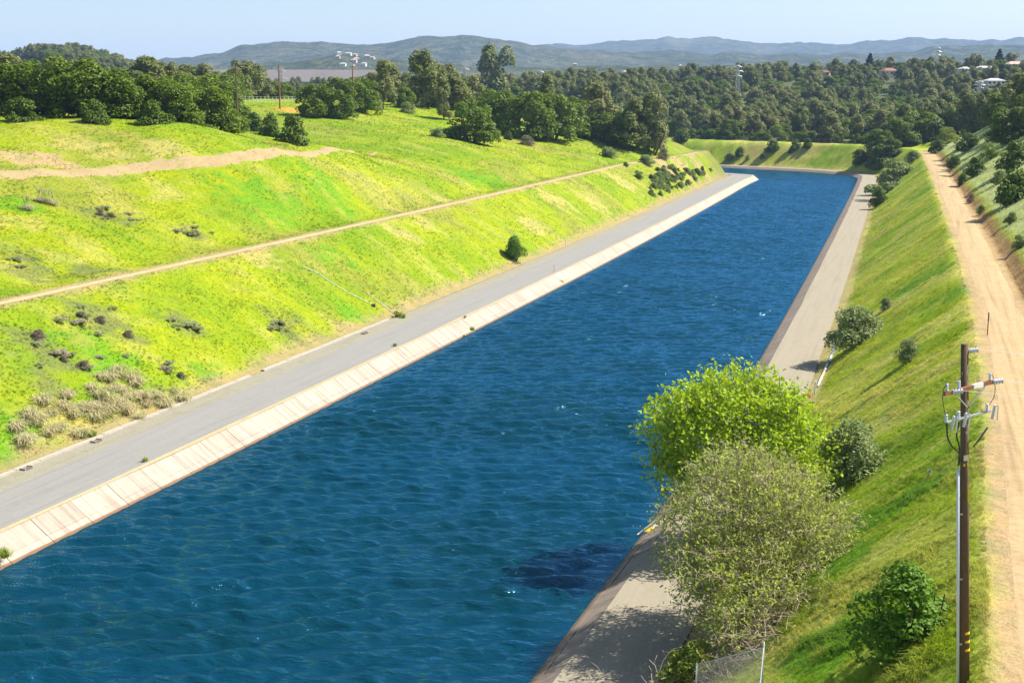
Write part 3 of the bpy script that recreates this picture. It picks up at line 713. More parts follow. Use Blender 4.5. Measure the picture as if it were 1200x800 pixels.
for px, by, ty, w, k, lab in [(512, 160, 148, 1.6, 'sage0', 'low grey shrub on the grass left of the big slope oak'), (712, 184, 170, 1.5, 'sage1', 'round grey-green shrub alone on the grass above the track'), (440, 129, 111, 1.2, 'sage2', 'grey-green shrub at the hilltop edge left of the pines'),
        (478, 133, 117, 1.3, 'sage0', 'grey-green shrub below the tall rounded pine'), (415, 131, 118, 1.3, 'brown0', 'grey-brown shrub at the right foot of the hilltop oaks'), (617, 170, 158, 1.6, 'brown1', 'brown dry shrub at the foot of the right oak clump'),
        (596, 164, 152, .9, 'dark0', 'small dark shrub in the gap between slope oaks'), (733, 195, 189, 1.2, 'dark1', 'tiny dark shrub beside the bare end of the track'), (757, 193, 180, 1.6, 'sage2', 'wide grey-green shrub at the bare end of the track'),
        (778, 187, 172, 1.0, 'brown0', 'brown shrub under the pine nearest the canal'), (602, 304, 272, .85, 'neardark1', 'dark green bush alone at the foot of the left bank'), (748, 210, 198, 1.0, 'sage0', 'shrub on the steep bank just below the track end'),
        (800, 165, 148, 1.2, 'dark0', 'dark shrub on the point above the inside of the bend')]:
    p = hit(px, by); plant(k, 'shrub', p, px_height(p, by - ty), w, label=lab, cat='shrub', sink=.1)
spots_ = []
while len(spots_) < 84:                      # scrub on the steep bank near the bend
    t = random.random(); px = 764 + t * 66 + random.uniform(-4, 4); py = 198 + 2 * t + random.random() * (34 - 14 * t)
    p = hit(px, py, 1400); dd = land(np.array([p[0]]), np.array([p[1]]))[1][0]
    if dd > 14.5 and dd < dpath(p[1]) + .5: spots_.append(p)
smin, smax = min(p[1] for p in spots_), max(p[1] for p in spots_) + .1
for i, p in enumerate(spots_):
    plant(f'sage{i % 3}' if i % 4 else f'dark{i % 3}', 'scrub_bush', p, random.uniform(1.2, 2.3), random.uniform(.9, 1.5), label=f'{["grey-green", "dark green"][i % 4 == 0]} bush {["at the left end", "in the middle", "at the right end"][min(2, int(3 * (p[1] - smin) / (smax - smin)))]} of the left bank scrub, {["near the road", "halfway up", "near the track"][min(2, int(max(0, p[2] - 2) / 3.3))]}', cat='shrub', group='scrub on the steep left bank', sink=.25)
# right bank and cut
right_sh = [(1003, 404, 349, 1.25, 'nearsage0', 'large grey-green bush at the foot of the right bank beside the paved road'), (1000, 556, 484, 1.2, 'nearsage1', 'rounded grey-green bush behind the two waterside trees'), (1064, 424, 391, .85, 'nearsage0', 'small pale bush alone midway up the right bank'),
            (1066, 756, 640, 1.05, 'neardark0', 'dense dark green bush left of the utility pole'), (1038, 362, 345, .9, 'sage1', 'small grey bush behind the large bush on the right bank'), (1040, 226, 190, 1.0, 'scrub0', 'grey scrub where the right bank meets the paved road bend'),
            (1052, 212, 180, 1.3, 'sage0', 'grey-green shrub high on the right bank near the bend'), (1070, 190, 174, 1.2, 'sage1', 'grey-green shrub at the far end of the dirt road'), (1030, 240, 215, .8, 'dark1', 'dark low shrub on the right bank near the bend'),
            (1030, 196, 165, 1.1, 'dark2', 'dark green shrub above the outside of the bend'), (1008, 192, 172, 1.0, 'oak0', 'bright dark bush on the rise beyond the paved bend'), (1045, 184, 158, 1.3, 'dark0', 'dark shrub behind the rise at the bend'),
            (1118, 196, 178, 1.0, 'dark1', 'dark bush on the cut just beyond the dirt road bend'), (1145, 204, 180, 1.2, 'dark2', 'dark bush in the middle of the right-hand cut slope'), (1128, 216, 200, .9, 'dark0', 'small dark bush at the edge of the dirt road'),
            (1160, 188, 165, 1.2, 'bright0', 'yellow-green bush at the top of the right-hand cut'), (1172, 214, 196, 1.3, 'sage0', 'grey bush on the right-hand cut slope'), (1190, 236, 190, 1.1, 'dark1', 'large dark bush on the cut at the right frame edge'),
            (1192, 196, 160, 1.2, 'dark2', 'dark bush high on the cut at the right frame edge'), (1098, 180, 160, 1.2, 'dark0', 'dark bush closing the far end of the dirt road'), (1135, 176, 152, 1.3, 'dark1', 'dark bush behind the right-hand cut'), (1110, 168, 146, 1.2, 'bright1', 'light green bush above the far end of the dirt road'),
            (1150, 250, 238, .9, 'sage1', 'small grey shrub low on the cut beside the dirt road'), (1138, 238, 226, .9, 'brown1', 'small brown shrub at the raw edge of the cut'), (1185, 262, 246, 1.0, 'sage2', 'grey-green tuft midway up the cut near the right frame edge'), (1196, 290, 272, 1.0, 'sage0', 'grey-green tuft low on the cut at the right frame edge')]
for px, by, ty, w, k, lab in right_sh:
    p = hit(px, by); plant(k, 'shrub', p, px_height(p, by - ty), w, label=lab, cat='shrub', sink=.15)
for i, (px, by, ty, w, k, lab) in enumerate([(1196, 150, 92, 1.1, 'pine0', 'dark pine at the right frame edge above the cut'), (1166, 152, 104, 1.1, 'pine1', 'grey pine above the cut, left of the frame-edge pine'), (1182, 168, 122, 1.2, 'oak0', 'dark oak above the cut near the right frame edge'),
        (1142, 156, 112, 1.1, 'pine2', 'grey pine above the middle of the cut'), (1122, 158, 118, 1.2, 'oak1', 'dark oak behind the cut above the dirt road'), (1098, 160, 118, 1.1, 'pine0', 'grey pine straight above the end of the dirt road'), (1078, 168, 126, 1.2, 'oak2', 'dark oak left of the dirt road end'),
        (1032, 184, 150, 1.2, 'oak3', 'dense dark oak on the rise at the outside of the bend'), (1056, 172, 134, 1.2, 'oak0', 'dark oak behind the rise at the outside of the bend')]):
    p = hit(px, by); plant(k, 'grey_pine' if k[0] == 'p' else 'oak_tree', p, px_height(p, by - ty), w, label=lab, group='trees above the right-hand cut', sink=.3)
for i, (px, by, ty, w, k, lab) in enumerate([(906, 177, 162, 1.2, 'dark0', 'largest dark shrub on the far bank'), (932, 176, 163, 1.0, 'dark1', 'dark shrub right of the largest on the far bank'), (946, 173, 161, 1.1, 'dark2', 'rightmost dark shrub on top of the far bank'), (867, 183, 171, 1.2, 'dark0', 'dark shrub at the left part of the far bank'),
        (855, 188, 178, 1.2, 'sage1', 'grey shrub at the left end of the far bank'), (926, 180, 174, .9, 'dark1', 'tiny dark shrub low in the middle of the far bank'), (893, 186, 180, 1.1, 'brown0', 'brown tuft low on the far bank'), (876, 188, 181, .9, 'sage0', 'grey tuft low on the left of the far bank'), (1012, 188, 176, 1.3, 'dark2', 'dark shrub in the shade at the right end of the far bank')]):
    p = hit(px, by); plant(k, 'shrub', p, px_height(p, by - ty), w, label=lab, cat='shrub', sink=.15)
for i in range(22):
    t = random.random(); px = 1032 + 26 * t + random.uniform(-5, 5); py = 232 - 42 * t + random.uniform(-5, 12)
    p = hit(px, py, 1400)
    plant(f'scrub{i % 2}' if i % 3 else f'sage{i % 3}', 'scrub_bush', p, random.uniform(1.3, 2.2), random.uniform(.9, 1.4), label=f'{["low", "rounded"][i % 3 == 0]} grey-green bush {["at the near end", "in the middle", "at the far end"][min(2, int(3 * t))]} of the right bank scrub by the bend', cat='shrub', group='scrub on the right bank near the bend', sink=.1)
# left bank: pale dry bunch grass, grey-brown low shrubs
def bunch(name, n, h, seed, mats, spread=.5):
    r = np.random.default_rng(seed); V, F = [], []
    for k in range(n):
        a = r.random() * 6.283; l = h * r.uniform(.5, 1.1); lean = r.uniform(.05, .95) * spread * 1.6; w = h * .026
        b = np.array((r.normal(0, .22 * h), r.normal(0, .22 * h), 0)); d = np.array((math.cos(a), math.sin(a), 0)); s = np.array((-math.sin(a), math.cos(a), 0)) * w
        m1 = b + d * lean * l * .35 + np.array((0, 0, l * .62)); tp = b + d * lean * l + np.array((0, 0, l * (.95 - .45 * lean)))
        i = len(V); V += [b - s, b + s, m1 + s * .8, m1 - s * .8, tp]; F += [(i, i + 1, i + 2, i + 3), (i + 3, i + 2, i + 4, i + 4)]
    Q = [(a, b, c, d) for a, b, c, d in F if c != d]; T = [(a, b, c) for a, b, c, d in F if c == d]
    m = bpy.data.meshes.new(name); m.from_pydata([tuple(v) for v in V], [], Q + T); m.materials.append(mats); m.update(); return m
dry = [bunch('dry_blades', 150, 1.0, 5 + s, M['dry_leaf'], 1.15) for s in range(3)]
spots = [(20, 505), (45, 500), (62, 488), (70, 505), (52, 478), (100, 480), (118, 468), (135, 458), (150, 470), (130, 485), (112, 495), (160, 455), (172, 478), (150, 488), (185, 468), (205, 462), (95, 512), (120, 447), (140, 442), (30, 520), (165, 492), (80, 470), (195, 480), (215, 470), (36, 492), (88, 492), (108, 458), (128, 474), (146, 462), (140, 476), (176, 466), (104, 486), (58, 512), (190, 474), (166, 470), (122, 492), (115, 478), (155, 448), (130, 450), (75, 482)]
for i, (px, py) in enumerate(spots):
    p = hit(px, py, 900); e = empty('bunch_grass', p, random.random() * 6, random.uniform(1.0, 1.6), label='pale dry bunch grass clump at the foot of the left bank', cat='grass clump', group='dry bunch grass at the foot of the left bank')
    link('blades', dry[i % 3], e)
for i, (px, py, lab) in enumerate([(130, 255, 'dark brown low shrub on the upper left grass slope'), (118, 253, 'dark brown low shrub left of another on the upper left slope'), (95, 372, 'grey-brown low shrub left of others below the track'), (118, 380, 'grey-brown low shrub at the top of the dark patch below the track'), (150, 395, 'grey-brown low shrub right of others below the track'),
        (45, 398, 'grey-brown low shrub nearest the left frame edge'), (75, 425, 'grey-brown low shrub in the middle of the dark patch'), (98, 433, 'grey-brown low shrub at the bottom of the dark patch'), (228, 277, 'grey shrub just above the track on the left'), (212, 443, 'grey-brown low shrub beside the dry bunch grass'), (330, 384, 'grey low shrub above the kerb in mid bank')]):
    p = hit(px, py, 900); plant(f'brown{i % 2}', 'low_shrub', p, random.uniform(.7, 1.0), random.uniform(1.3, 2.0), label=lab, cat='shrub', sink=.15)
proto('heath0', 'scrub', 'heath_leaf', 2200, .085, 75, 'twig', 4, .02, rand=.8); proto('heath1', 'scrub', 'heath_leaf', 2200, .085, 76, 'twig', 4, .02, rand=.8)
for i in range(40):
    px, py, w_, lab = [(110, 378, 40, 'at the top of the bank below the track'), (60, 420, 40, 'in the lower dark patch near the left frame edge'), (130, 253, 16, 'around the dark brown shrub on the upper slope'), (25, 312, 26, 'just above the track near the left frame edge'), (330, 384, 16, 'above the kerb in mid bank'), (215, 384, 22, 'in mid bank above the kerb'), (165, 425, 36, 'above the dry bunch grass'), (228, 276, 20, 'just above the track in mid slope')][i % 8]
    p = hit(px + random.gauss(0, w_ * .7), py + random.gauss(0, w_ * .22), 900)
    plant(f'heath{i % 2}', 'heath_mat', p, random.uniform(.55, .95), random.uniform(.9, 1.7), label='low grey-brown heath mat ' + lab, cat='shrub', group='heath mats on the left bank', sink=.1)
# pampas plumes far left
for i, (px, py) in enumerate([(30, 246), (36, 248), (46, 238), (52, 239), (58, 240), (64, 242)]):
    p = hit(px, py, 900); e = empty('pampas_grass', p, 0, 1, label='cream pampas plume tuft on the upper left slope', cat='grass clump', group='pampas tufts on the upper left slope')
    link('blades', dry[i % 3], e)
    mb = MB()
    for k in range(3):
        a = random.random() * 6.28; t = Vector((.25 * math.cos(a), .25 * math.sin(a), 1.5 + .4 * random.random()))
        mb.tube([(0, 0, .2), t * .6, t * .75, t, t * 1.12], [.012, .012, .07, .09, .01], 6)
    mb.build('plume', M['white_paint'] if False else M['dry_leaf'], e)

# ------------------------------------------------------------------ the two waterside trees
def grown_tree(name, targets, base, trunk_top, stems, leaf_mat, bark_mat, leaf_n, leaf_s, spread, r_twig, seed, label, twigs=0, twig_mat=None, aspect=1.5, upn=.3, pw=.46):
    r = np.random.default_rng(seed)
    P = [np.zeros(3)]; par = [-1]
    for s in range(stems):
        t = trunk_top[s % len(trunk_top)]; prev = 0
        for k in range(1, 5):
            P.append(np.array(t) * k / 4 + r.normal(0, .08, 3) * (k < 4)); par.append(prev); prev = len(P) - 1
    order = np.argsort(np.linalg.norm(targets - np.array(trunk_top).mean(0), axis=1))
    ends = []
    for i in order:
        q = targets[i]; A_ = np.array(P); dv = q - A_; d = np.linalg.norm(dv, axis=1)
        cost = d + .9 * np.maximum(0, A_[:, 2] - q[2]) + .12 * np.linalg.norm(A_[:, :2], axis=1)
        cost[0] += 3; j = int(np.argmin(cost)); prev = j; n = max(1, int(d[j] / .75)); p0 = A_[j]
        for k in range(1, n + 1):
            t = k / n; x = p0 + (q - p0) * t + np.array((0, 0, .10 * d[j] * math.sin(t * math.pi))) + (r.normal(0, .07, 3) if k < n else 0)
            P.append(x); par.append(prev); prev = len(P) - 1
        ends.append(prev)
    P = np.array(P); cnt = np.zeros(len(P))
    for e in ends:
        while e >= 0: cnt[e] += 1; e = par[e]
    rad = r_twig * np.maximum(cnt, 1) ** pw
    root = empty(name, base, 0, 1, label=label, cat='tree')
    def tubes(idx, n):
        V, F = [], []
        for i in idx:
            a, b = P[par[i]], P[i]; d = b - a; L = np.linalg.norm(d)
            if L < 1e-4: continue
            d = d / L; u = np.cross(d, (0, 0, 1) if abs(d[2]) < .9 else (1, 0, 0)); u /= np.linalg.norm(u); v = np.cross(d, u)
            ra = min(rad[par[i]], rad[i] * 1.5); o = len(V)
            for c, rr in ((a, ra), (b, rad[i])):
                for k in range(n):
                    t = 6.2832 * k / n; V.append(c + (u * math.cos(t) + v * math.sin(t)) * rr)
            F += [(o + k, o + (k + 1) % n, o + n + (k + 1) % n, o + n + k) for k in range(n)]
        return np.array(V), np.array(F)
    big = [i for i in range(1, len(P)) if cnt[i] >= 12]; small = [i for i in range(1, len(P)) if cnt[i] < 12]
    link('trunk', np_mesh('trunk', *tubes(big, 8), bark_mat, True), root)
    link('branches', np_mesh('branches', *tubes(small, 4), bark_mat, True), root, kind='stuff')
    C, N = [], []
    for e in ends:
        k = leaf_n; c = P[e] + r.normal(0, spread, (k, 3)); C.append(c); N.append(r.normal(size=(k, 3)) + np.array((0, 0, upn)))
    C = np.concatenate(C); N = np.concatenate(N)
    V, F = quads(C, N, leaf_s * r.uniform(.6, 1.3, len(C)), aspect, r)
    link('crown', np_mesh('crown', V, F, leaf_mat), root)
    if twigs:
        tv, tf = [], []
        for e in ends:
            out = P[e] - np.array((0, 0, 1.5)); out /= np.linalg.norm(out) + 1e-6
            for k in range(twigs):
                d = out * .7 + r.normal(0, .55, 3) + np.array((0, 0, .15)); d /= np.linalg.norm(d); L = r.uniform(.5, 1.25)
                a = P[e] - d * .2; b = a + d * L * .55 + r.normal(0, .04, 3); c = a + d * L + np.array((0, 0, -.12 * L)); w = np.cross(d, r.normal(size=3)); w /= np.linalg.norm(w) + 1e-6
                o = len(tv); s = .011; tv += [a - w * s, a + w * s, b + w * s * .8, b - w * s * .8, c + w * s * .4, c - w * s * .4]; tf += [(o, o + 1, o + 2, o + 3), (o + 3, o + 2, o + 4, o + 5)]
        link('twigs', np_mesh('twigs', np.array(tv), np.array(tf), twig_mat or bark_mat), root, kind='stuff')
    return root
def envelope(n, lobes_, seed, shell=.55):
    r = np.random.default_rng(seed); out = []
    w = np.array([l[3] * l[4] * l[5] for l in lobes_]) ** .8; w /= w.sum()
    for (x, y, z, a, b, c), wi in zip(lobes_, w):
        k = int(n * wi); d = r.normal(size=(k, 3)); d /= np.linalg.norm(d, axis=1)[:, None]
        rr = shell + (1 - shell) * r.random(k) ** .6; rr = np.where(r.random(k) < .25, r.random(k), rr)
        out.append(d * rr[:, None] * np.array((a, b, c)) + np.array((x, y, z)))
    o = np.concatenate(out); return o[o[:, 2] > .5]
cw = (17.4, 86.5); cwz = zland(*cw)
T1 = envelope(760, [(-2.2, 0, 8.0, 5.7, 5.0, 4.0), (-5.6, -.3, 8.2, 3.0, 3.3, 3.2), (2.0, .4, 6.4, 3.4, 3.8, 3.2), (-1.8, 0, 10.4, 3.9, 3.3, 2.3), (-5.8, -1.2, 5.4, 2.3, 2.3, 2.0), (1.6, 0, 9.2, 3.0, 3, 2.2)], 5)
grown_tree('cottonwood_tree', T1, (cw[0], cw[1], cwz - .1), [(-1.2, 0, 3.2), (.3, .4, 3.4), (-2.2, -.4, 3.0)], 3, M['cottonwood_leaf'], M['pale_bark'], 27, .25, .42, .022, 6,
           'bright green leafy cottonwood leaning over the paved road and the water', twigs=2, twig_mat=M['pale_bark'], aspect=1.25)
wi = (14.8, 72.0); wiz = zland(*wi)
T2 = envelope(1400, [(-1.0, -.5, 4.8, 5.0, 5.2, 4.0), (1.4, -.2, 4.2, 4.2, 4.4, 3.2), (-.6, .8, 6.4, 3.6, 3.2, 2.6), (-1.6, -4.6, 2.6, 3.4, 3.8, 2.4), (3.6, -.8, 3.2, 2.6, 3.2, 2.1), (-4.0, -1.5, 4.2, 2.8, 3.2, 2.6), (-4.2, -4.4, 3.0, 2.4, 2.8, 2.2), (1.2, -5.0, 2.4, 3.4, 3.4, 1.9), (-2.4, -6.0, 2.0, 2.8, 3.0, 2.0), (-2.6, -8.6, 1.6, 2.0, 2.2, 1.5)], 8, .45)
grown_tree('willow_tree', T2, (wi[0], wi[1], wiz - .1), [(-.9, -.2, 1.8), (.8, .2, 1.9), (-.4, -1.2, 1.6), (1.6, -.3, 1.5)], 4, M['willow_leaf'], M['twig'], 22, .115, .40, .014, 9,
           'sprawling pale yellow-green willow with bare grey twigs beside the paved road', twigs=9, twig_mat=M['twig'], aspect=2.4)
p = hit(812, 806); plant('nearbright0', 'shrub', p, 3.0, 1.0, label='bright green low shrub at the bottom edge in front of the willow', cat='shrub', sink=.2)
# a heap of bare dead twigs at the willow's near foot
hp = hit(875, 765); root = empty('brush_pile', hp, 0, 1, label='tangle of bare grey dead twigs at the near foot of the willow', cat='brush')
r = np.random.default_rng(4); tv, tf = [], []
for k in range(1500):
    a = np.array((r.normal(0, 1.9), r.normal(0, 1.9), abs(r.normal(0, .7)) + .35 * 0)); d = r.normal(size=3) * np.array((1, 1, .55)); d /= np.linalg.norm(d); L = r.uniform(.5, 1.7)
    a[2] += (zland(hp[0] + a[0], hp[1] + a[1]) - hp[2]) if k % 1 == 0 and k < 0 else .52 * max(-3, min(3, a[0])) ; w = np.cross(d, r.normal(size=3)); w /= np.linalg.norm(w)
    b = a + d * L * .5 + r.normal(0, .08, 3); c = a + d * L; s = .014; o = len(tv)
    tv += [a - w * s, a + w * s, b + w * s, b - w * s, c + w * s * .4, c - w * s * .4]; tf += [(o, o + 1, o + 2, o + 3), (o + 3, o + 2, o + 4, o + 5)]
link('twigs', np_mesh('twigs', np.array(tv), np.array(tf), M['twig']), root)

# ------------------------------------------------------------------ the woods beyond
CLEAR = [(1040, 1090, 14), (1152, 1060, 14), (1187, 1090, 16), (1163, 860, 18), (1128, 1075, 10), (965, 1120, 8)]
def woods():
    r = np.random.default_rng(12); pts = []
    D = 330.0
    while D < 1650:
        sp = 8.0 + D * .0045
        for px in np.arange(-260, 1420, sp / D * 1527):
            d = D + r.uniform(-.5, .5) * sp; q = px + r.uniform(-.5, .5) * sp / D * 1527
            pts.append(((q - 600) / 1527 * d, d, q))
        D += sp * (1.0 + D / 1400)
    for k in range(1500):
        d = r.uniform(1280, 1520); q = r.uniform(-60, 250); pts.append(((q - 600) / 1527 * d, d, q))
    P = np.array(pts); z, dL, dR, left, ins = land(P[:, 0], P[:, 1]); px, D = P[:, 2], P[:, 1]
    ok = ~ins
    lim = np.interp(px, [-300, 0, 250, 300, 350, 480, 520, 640, 700, 780, 830], [330, 330, 430, 500, 540, 470, 470, 540, 570, 590, 640])
    okl = left & (D > lim) & (dL > 30)
    okr = (~left) & (((D > 600) & (dR > 38 + 6 * np.sin(px * .05))) | ((D > 300) & (D <= 600) & (dR > 47)))
    ok &= okl | okr
    clear = fbm(P[:, 0], P[:, 1], 46, 77, 2)
    ok &= (r.random(len(P)) < np.where(clear > .66, .25, .93))
    fr = resample(_off(Rp, 37.0), 5.0); fr = fr[fr[:, 1] > 585]; fr = fr + r.normal(0, 2.0, fr.shape)      # a hedge of low oaks fringes the wood on the far bank
    zf = land(fr[:, 0], fr[:, 1])[0]; nf = len(fr)
    P = np.concatenate([P, np.column_stack([fr, 600 + 1527 * fr[:, 0] / fr[:, 1]])]); z = np.concatenate([z, zf]); px, D = P[:, 2], P[:, 1]; ok = np.concatenate([ok, np.ones(nf, bool)])
    fringe = np.arange(len(P)) >= len(P) - nf
    idx = np.where(ok)[0]
    # seen size: nearest first
    idx = idx[np.argsort(D[idx])]
    kindn = fbm(P[:, 0], P[:, 1], 60, 99, 2)
    inst = {}; n_ind = 0; seen_ = {}
    kinds = {'pine': 'grey-green pine', 'oak': 'dark oak', 'bright': 'yellow-green tree'}
    where = [(60, 'behind the leftmost ridge oaks'), (170, 'behind the tallest ridge oaks'), (290, 'behind the right end of the ridge oaks'), (365, 'behind the wire fence in the saddle'), (470, 'behind the hilltop oak clump'), (560, 'behind the tall rounded hilltop pine'),
             (660, 'behind the oaks of the open slope'), (760, 'behind the pines of the falling hill'), (850, 'above the inside of the canal bend'), (930, 'above the left half of the far bank'), (1000, 'above the right half of the far bank'), (1080, 'above the end of the dirt road'), (1400, 'above the right-hand cut slope')]
    for i in idx:
        t = kindn[i] + r.normal(0, .16)
        k = 'pine' if t > (.50 if D[i] < 1250 else .62) else ('oak' if r.random() < .90 else 'bright')
        s = {'pine': r.uniform(10, 16.5), 'oak': r.uniform(7, 11.5), 'bright': r.uniform(5.5, 9)}[k]
        if 1400 < D[i]: s *= .85
        if fringe[i]: k, s = 'oak', r.uniform(3.5, 6.5)
        key = f"{k}{r.integers({'pine': 3, 'oak': 4, 'bright': 2}[k])}"
        w = r.uniform(.9, 1.25) * (1.35 if k == 'pine' else 1.25)
        infr = -20 < px[i] < 1220
        near = [hd - D[i] for hx, hd, hw in CLEAR if abs(px[i] - hx) < hw and hd - 130 < D[i] < hd + 12]
        if near:
            if min(near) < 14: continue
            s *= .5
        if n_ind < 240 and infr:
            nm = {'pine': 'grey_pine', 'oak': 'oak_tree', 'bright': 'oak_tree'}[k]
            key_ = next(t for q_, t in where if px[i] < q_); seen_[key_] = seen_.get(key_, 0) + 1
            L_ = ('tall ' if s > {'pine': 13, 'oak': 9.2, 'bright': 7}[k] else 'low ') + kinds[k] + (' in the front row ' if seen_[key_] <= 8 else ' deeper in the wood ') + key_
            plant(key, nm, (P[i, 0], P[i, 1], z[i]), s, w, label=L_, group=kinds[k] + 's in the woods', sink=.3); n_ind += 1
        else: inst.setdefault(key, []).append((P[i, 0], P[i, 1], z[i] - .3, s, w))
    return inst
inst = woods()
def instancer(name, pts, src, attrs=None, **k):
    """one mesh of points, the source mesh set on each by geometry nodes"""
    pts = np.asarray(pts, float); m = bpy.data.meshes.new(name); m.vertices.add(len(pts)); m.vertices.foreach_set('co', pts[:, :3].astype(np.float32).ravel())
    sc = m.attributes.new('inst_scale', 'FLOAT_VECTOR', 'POINT'); w = pts[:, 4]; sc.data.foreach_set('vector', np.stack([pts[:, 3] * w, pts[:, 3] * w, pts[:, 3]], 1).astype(np.float32).ravel())
    ro = m.attributes.new('inst_rot', 'FLOAT', 'POINT'); ro.data.foreach_set('value', np.random.default_rng(len(pts)).uniform(0, 6.28, len(pts)).astype(np.float32))
    if attrs is not None:
        a = m.attributes.new('tint', 'FLOAT_COLOR', 'POINT'); c = np.ones((len(pts), 4), np.float32); c[:, :3] = attrs; a.data.foreach_set('color', c.ravel())
    o = link(name, m, **k)
    ng = bpy.data.node_groups.new(name, 'GeometryNodeTree'); ng.interface.new_socket('Geometry', in_out='INPUT', socket_type='NodeSocketGeometry'); ng.interface.new_socket('Geometry', in_out='OUTPUT', socket_type='NodeSocketGeometry')
    n, l = ng.nodes, ng.links; gi, go = n.new('NodeGroupInput'), n.new('NodeGroupOutput')
    iop = n.new('GeometryNodeInstanceOnPoints'); oi = n.new('GeometryNodeObjectInfo'); oi.inputs['Object'].default_value = src; oi.transform_space = 'ORIGINAL'; oi.inputs['As Instance'].default_value = True
    s = n.new('GeometryNodeInputNamedAttribute'); s.data_type = 'FLOAT_VECTOR'; s.inputs['Name'].default_value = 'inst_scale'
    t = n.new('GeometryNodeInputNamedAttribute'); t.data_type = 'FLOAT'; t.inputs['Name'].default_value = 'inst_rot'
    cx = n.new('ShaderNodeCombineXYZ'); l.new(t.outputs['Attribute'], cx.inputs['Z'])
    m2p = n.new('GeometryNodeMeshToPoints')
    l.new(gi.outputs[0], m2p.inputs['Mesh']); l.new(m2p.outputs[0], iop.inputs['Points']); l.new(oi.outputs['Geometry'], iop.inputs['Instance'])
    l.new(cx.outputs[0], iop.inputs['Rotation']); l.new(s.outputs['Attribute'], iop.inputs['Scale']); l.new(iop.outputs[0], go.inputs[0])
    md = o.modifiers.new('scatter', 'NODES'); md.node_group = ng
    return o
def join_meshes(name, ms):
    """one source mesh from trunk and crown, each keeping its material"""
    V, F, mi, o, mats = [], [], [], 0, []
    for k, m in enumerate(ms):
        V += [tuple(v.co) for v in m.vertices]; F += [tuple(i + o for i in p.vertices) for p in m.polygons]; mi += [k] * len(m.polygons); o += len(m.vertices); mats.append(m.materials[0])
    j = bpy.data.meshes.new(name); j.from_pydata(V, [], F)
    for mm in mats: j.materials.append(mm)
    j.polygons.foreach_set('material_index', mi); j.update(); return j
for key, pts in inst.items():
    k = key[:-1]
    src = bpy.data.objects.new('woods_' + k, join_meshes('woods_' + k, PROTO[key]))
    instancer('far_woods', pts, src, kind='stuff', label={'pine': 'far grey-green pines of the wooded hillside', 'oak': 'far dark green oaks of the wooded hillside', 'bright': 'far yellow-green trees of the wooded hillside'}[k], cat='woods')

# ------------------------------------------------------------------ grass
def grass_mat():
    m, n, l, b = newmat('grass_blade')
    a = n.new('ShaderNodeAttribute'); a.attribute_type = 'INSTANCER'; a.attribute_name = 'tint'
    oi = n.new('ShaderNodeObjectInfo').outputs['Random']
    c = mix(n, l, a.outputs['Color'], ramp(n, l, oi, [(0, (.85, .95, .95)), (.5, (1.15, 1.15, 1.15)), (1, (1.4, 1.3, 1.2))]), 1.0, 'MULTIPLY')
    l.new(c, b.inputs['Base Color']); b.inputs['Roughness'].default_value = .7; b.inputs['Specular IOR Level'].default_value = .15
    tr = n.new('ShaderNodeBsdfTranslucent'); l.new(c, tr.inputs['Color']); ms = n.new('ShaderNodeMixShader'); ms.inputs[0].default_value = .5
    l.new(b.outputs[0], ms.inputs[1]); l.new(tr.outputs[0], ms.inputs[2]); l.new(ms.outputs[0], n['Material Output'].inputs['Surface']); return m
M['grass'] = grass_mat()
def grass():
    r = np.random.default_rng(33)
    # spread evenly over the land in view: draw positions on the land, denser where it is near
    D = 38 * (480 / 38) ** r.random(260000); q = r.uniform(-640, 640, len(D)) / 1527; X = q * D; Y = D
    z, dL, dR, left, ins = land(X, Y); dp = dpath(Y)
    ok = ~ins & np.where(left, (dL > 12.9) & (np.abs(dL - dp - 1.6) > 1.35) & (dL < 140), (dR > 8.8) & (np.abs(dR - 25.9) > 2.8) & (dR < 80))
    X, Y, z, dL, dR, left = (a[ok] for a in (X, Y, z, dL, dR, left))
    bd = np.min(np.hypot(X[:, None] - b2[::6, 0], Y[:, None] - b2[::6, 1]), axis=1); ok = bd > 2.2
    X, Y, z, dL, dR, left = (a[ok] for a in (X, Y, z, dL, dR, left))
    c = land_colour(X, Y, dL, dR, left)
    tall = fbm(X, Y, 4, 55, 2)
    s = (.095 + .0005 * Y) * r.uniform(.6, 1.4, len(X)) * (.55 + 1.0 * tall) * np.where(left, 1.0, 1.25 + 1.2 * (1 - sstep(50, 80, Y)) * sstep(.35, .6, tall))
    pts = np.stack([X, Y, z - .02, s, r.uniform(1.0, 1.7, len(X))], 1)
    for k in range(2):
        src = bpy.data.objects.new('grass_tuft', bunch('grass_tuft', 16, 1.0, 90 + k, M['grass'], .8))
        src.data.transform(Matrix.Diagonal((1, 1, 1, 1)))
        instancer('grass', pts[k::2], src, c[k::2], kind='stuff', label='spring grass covering the canal banks', cat='grass')
grass()

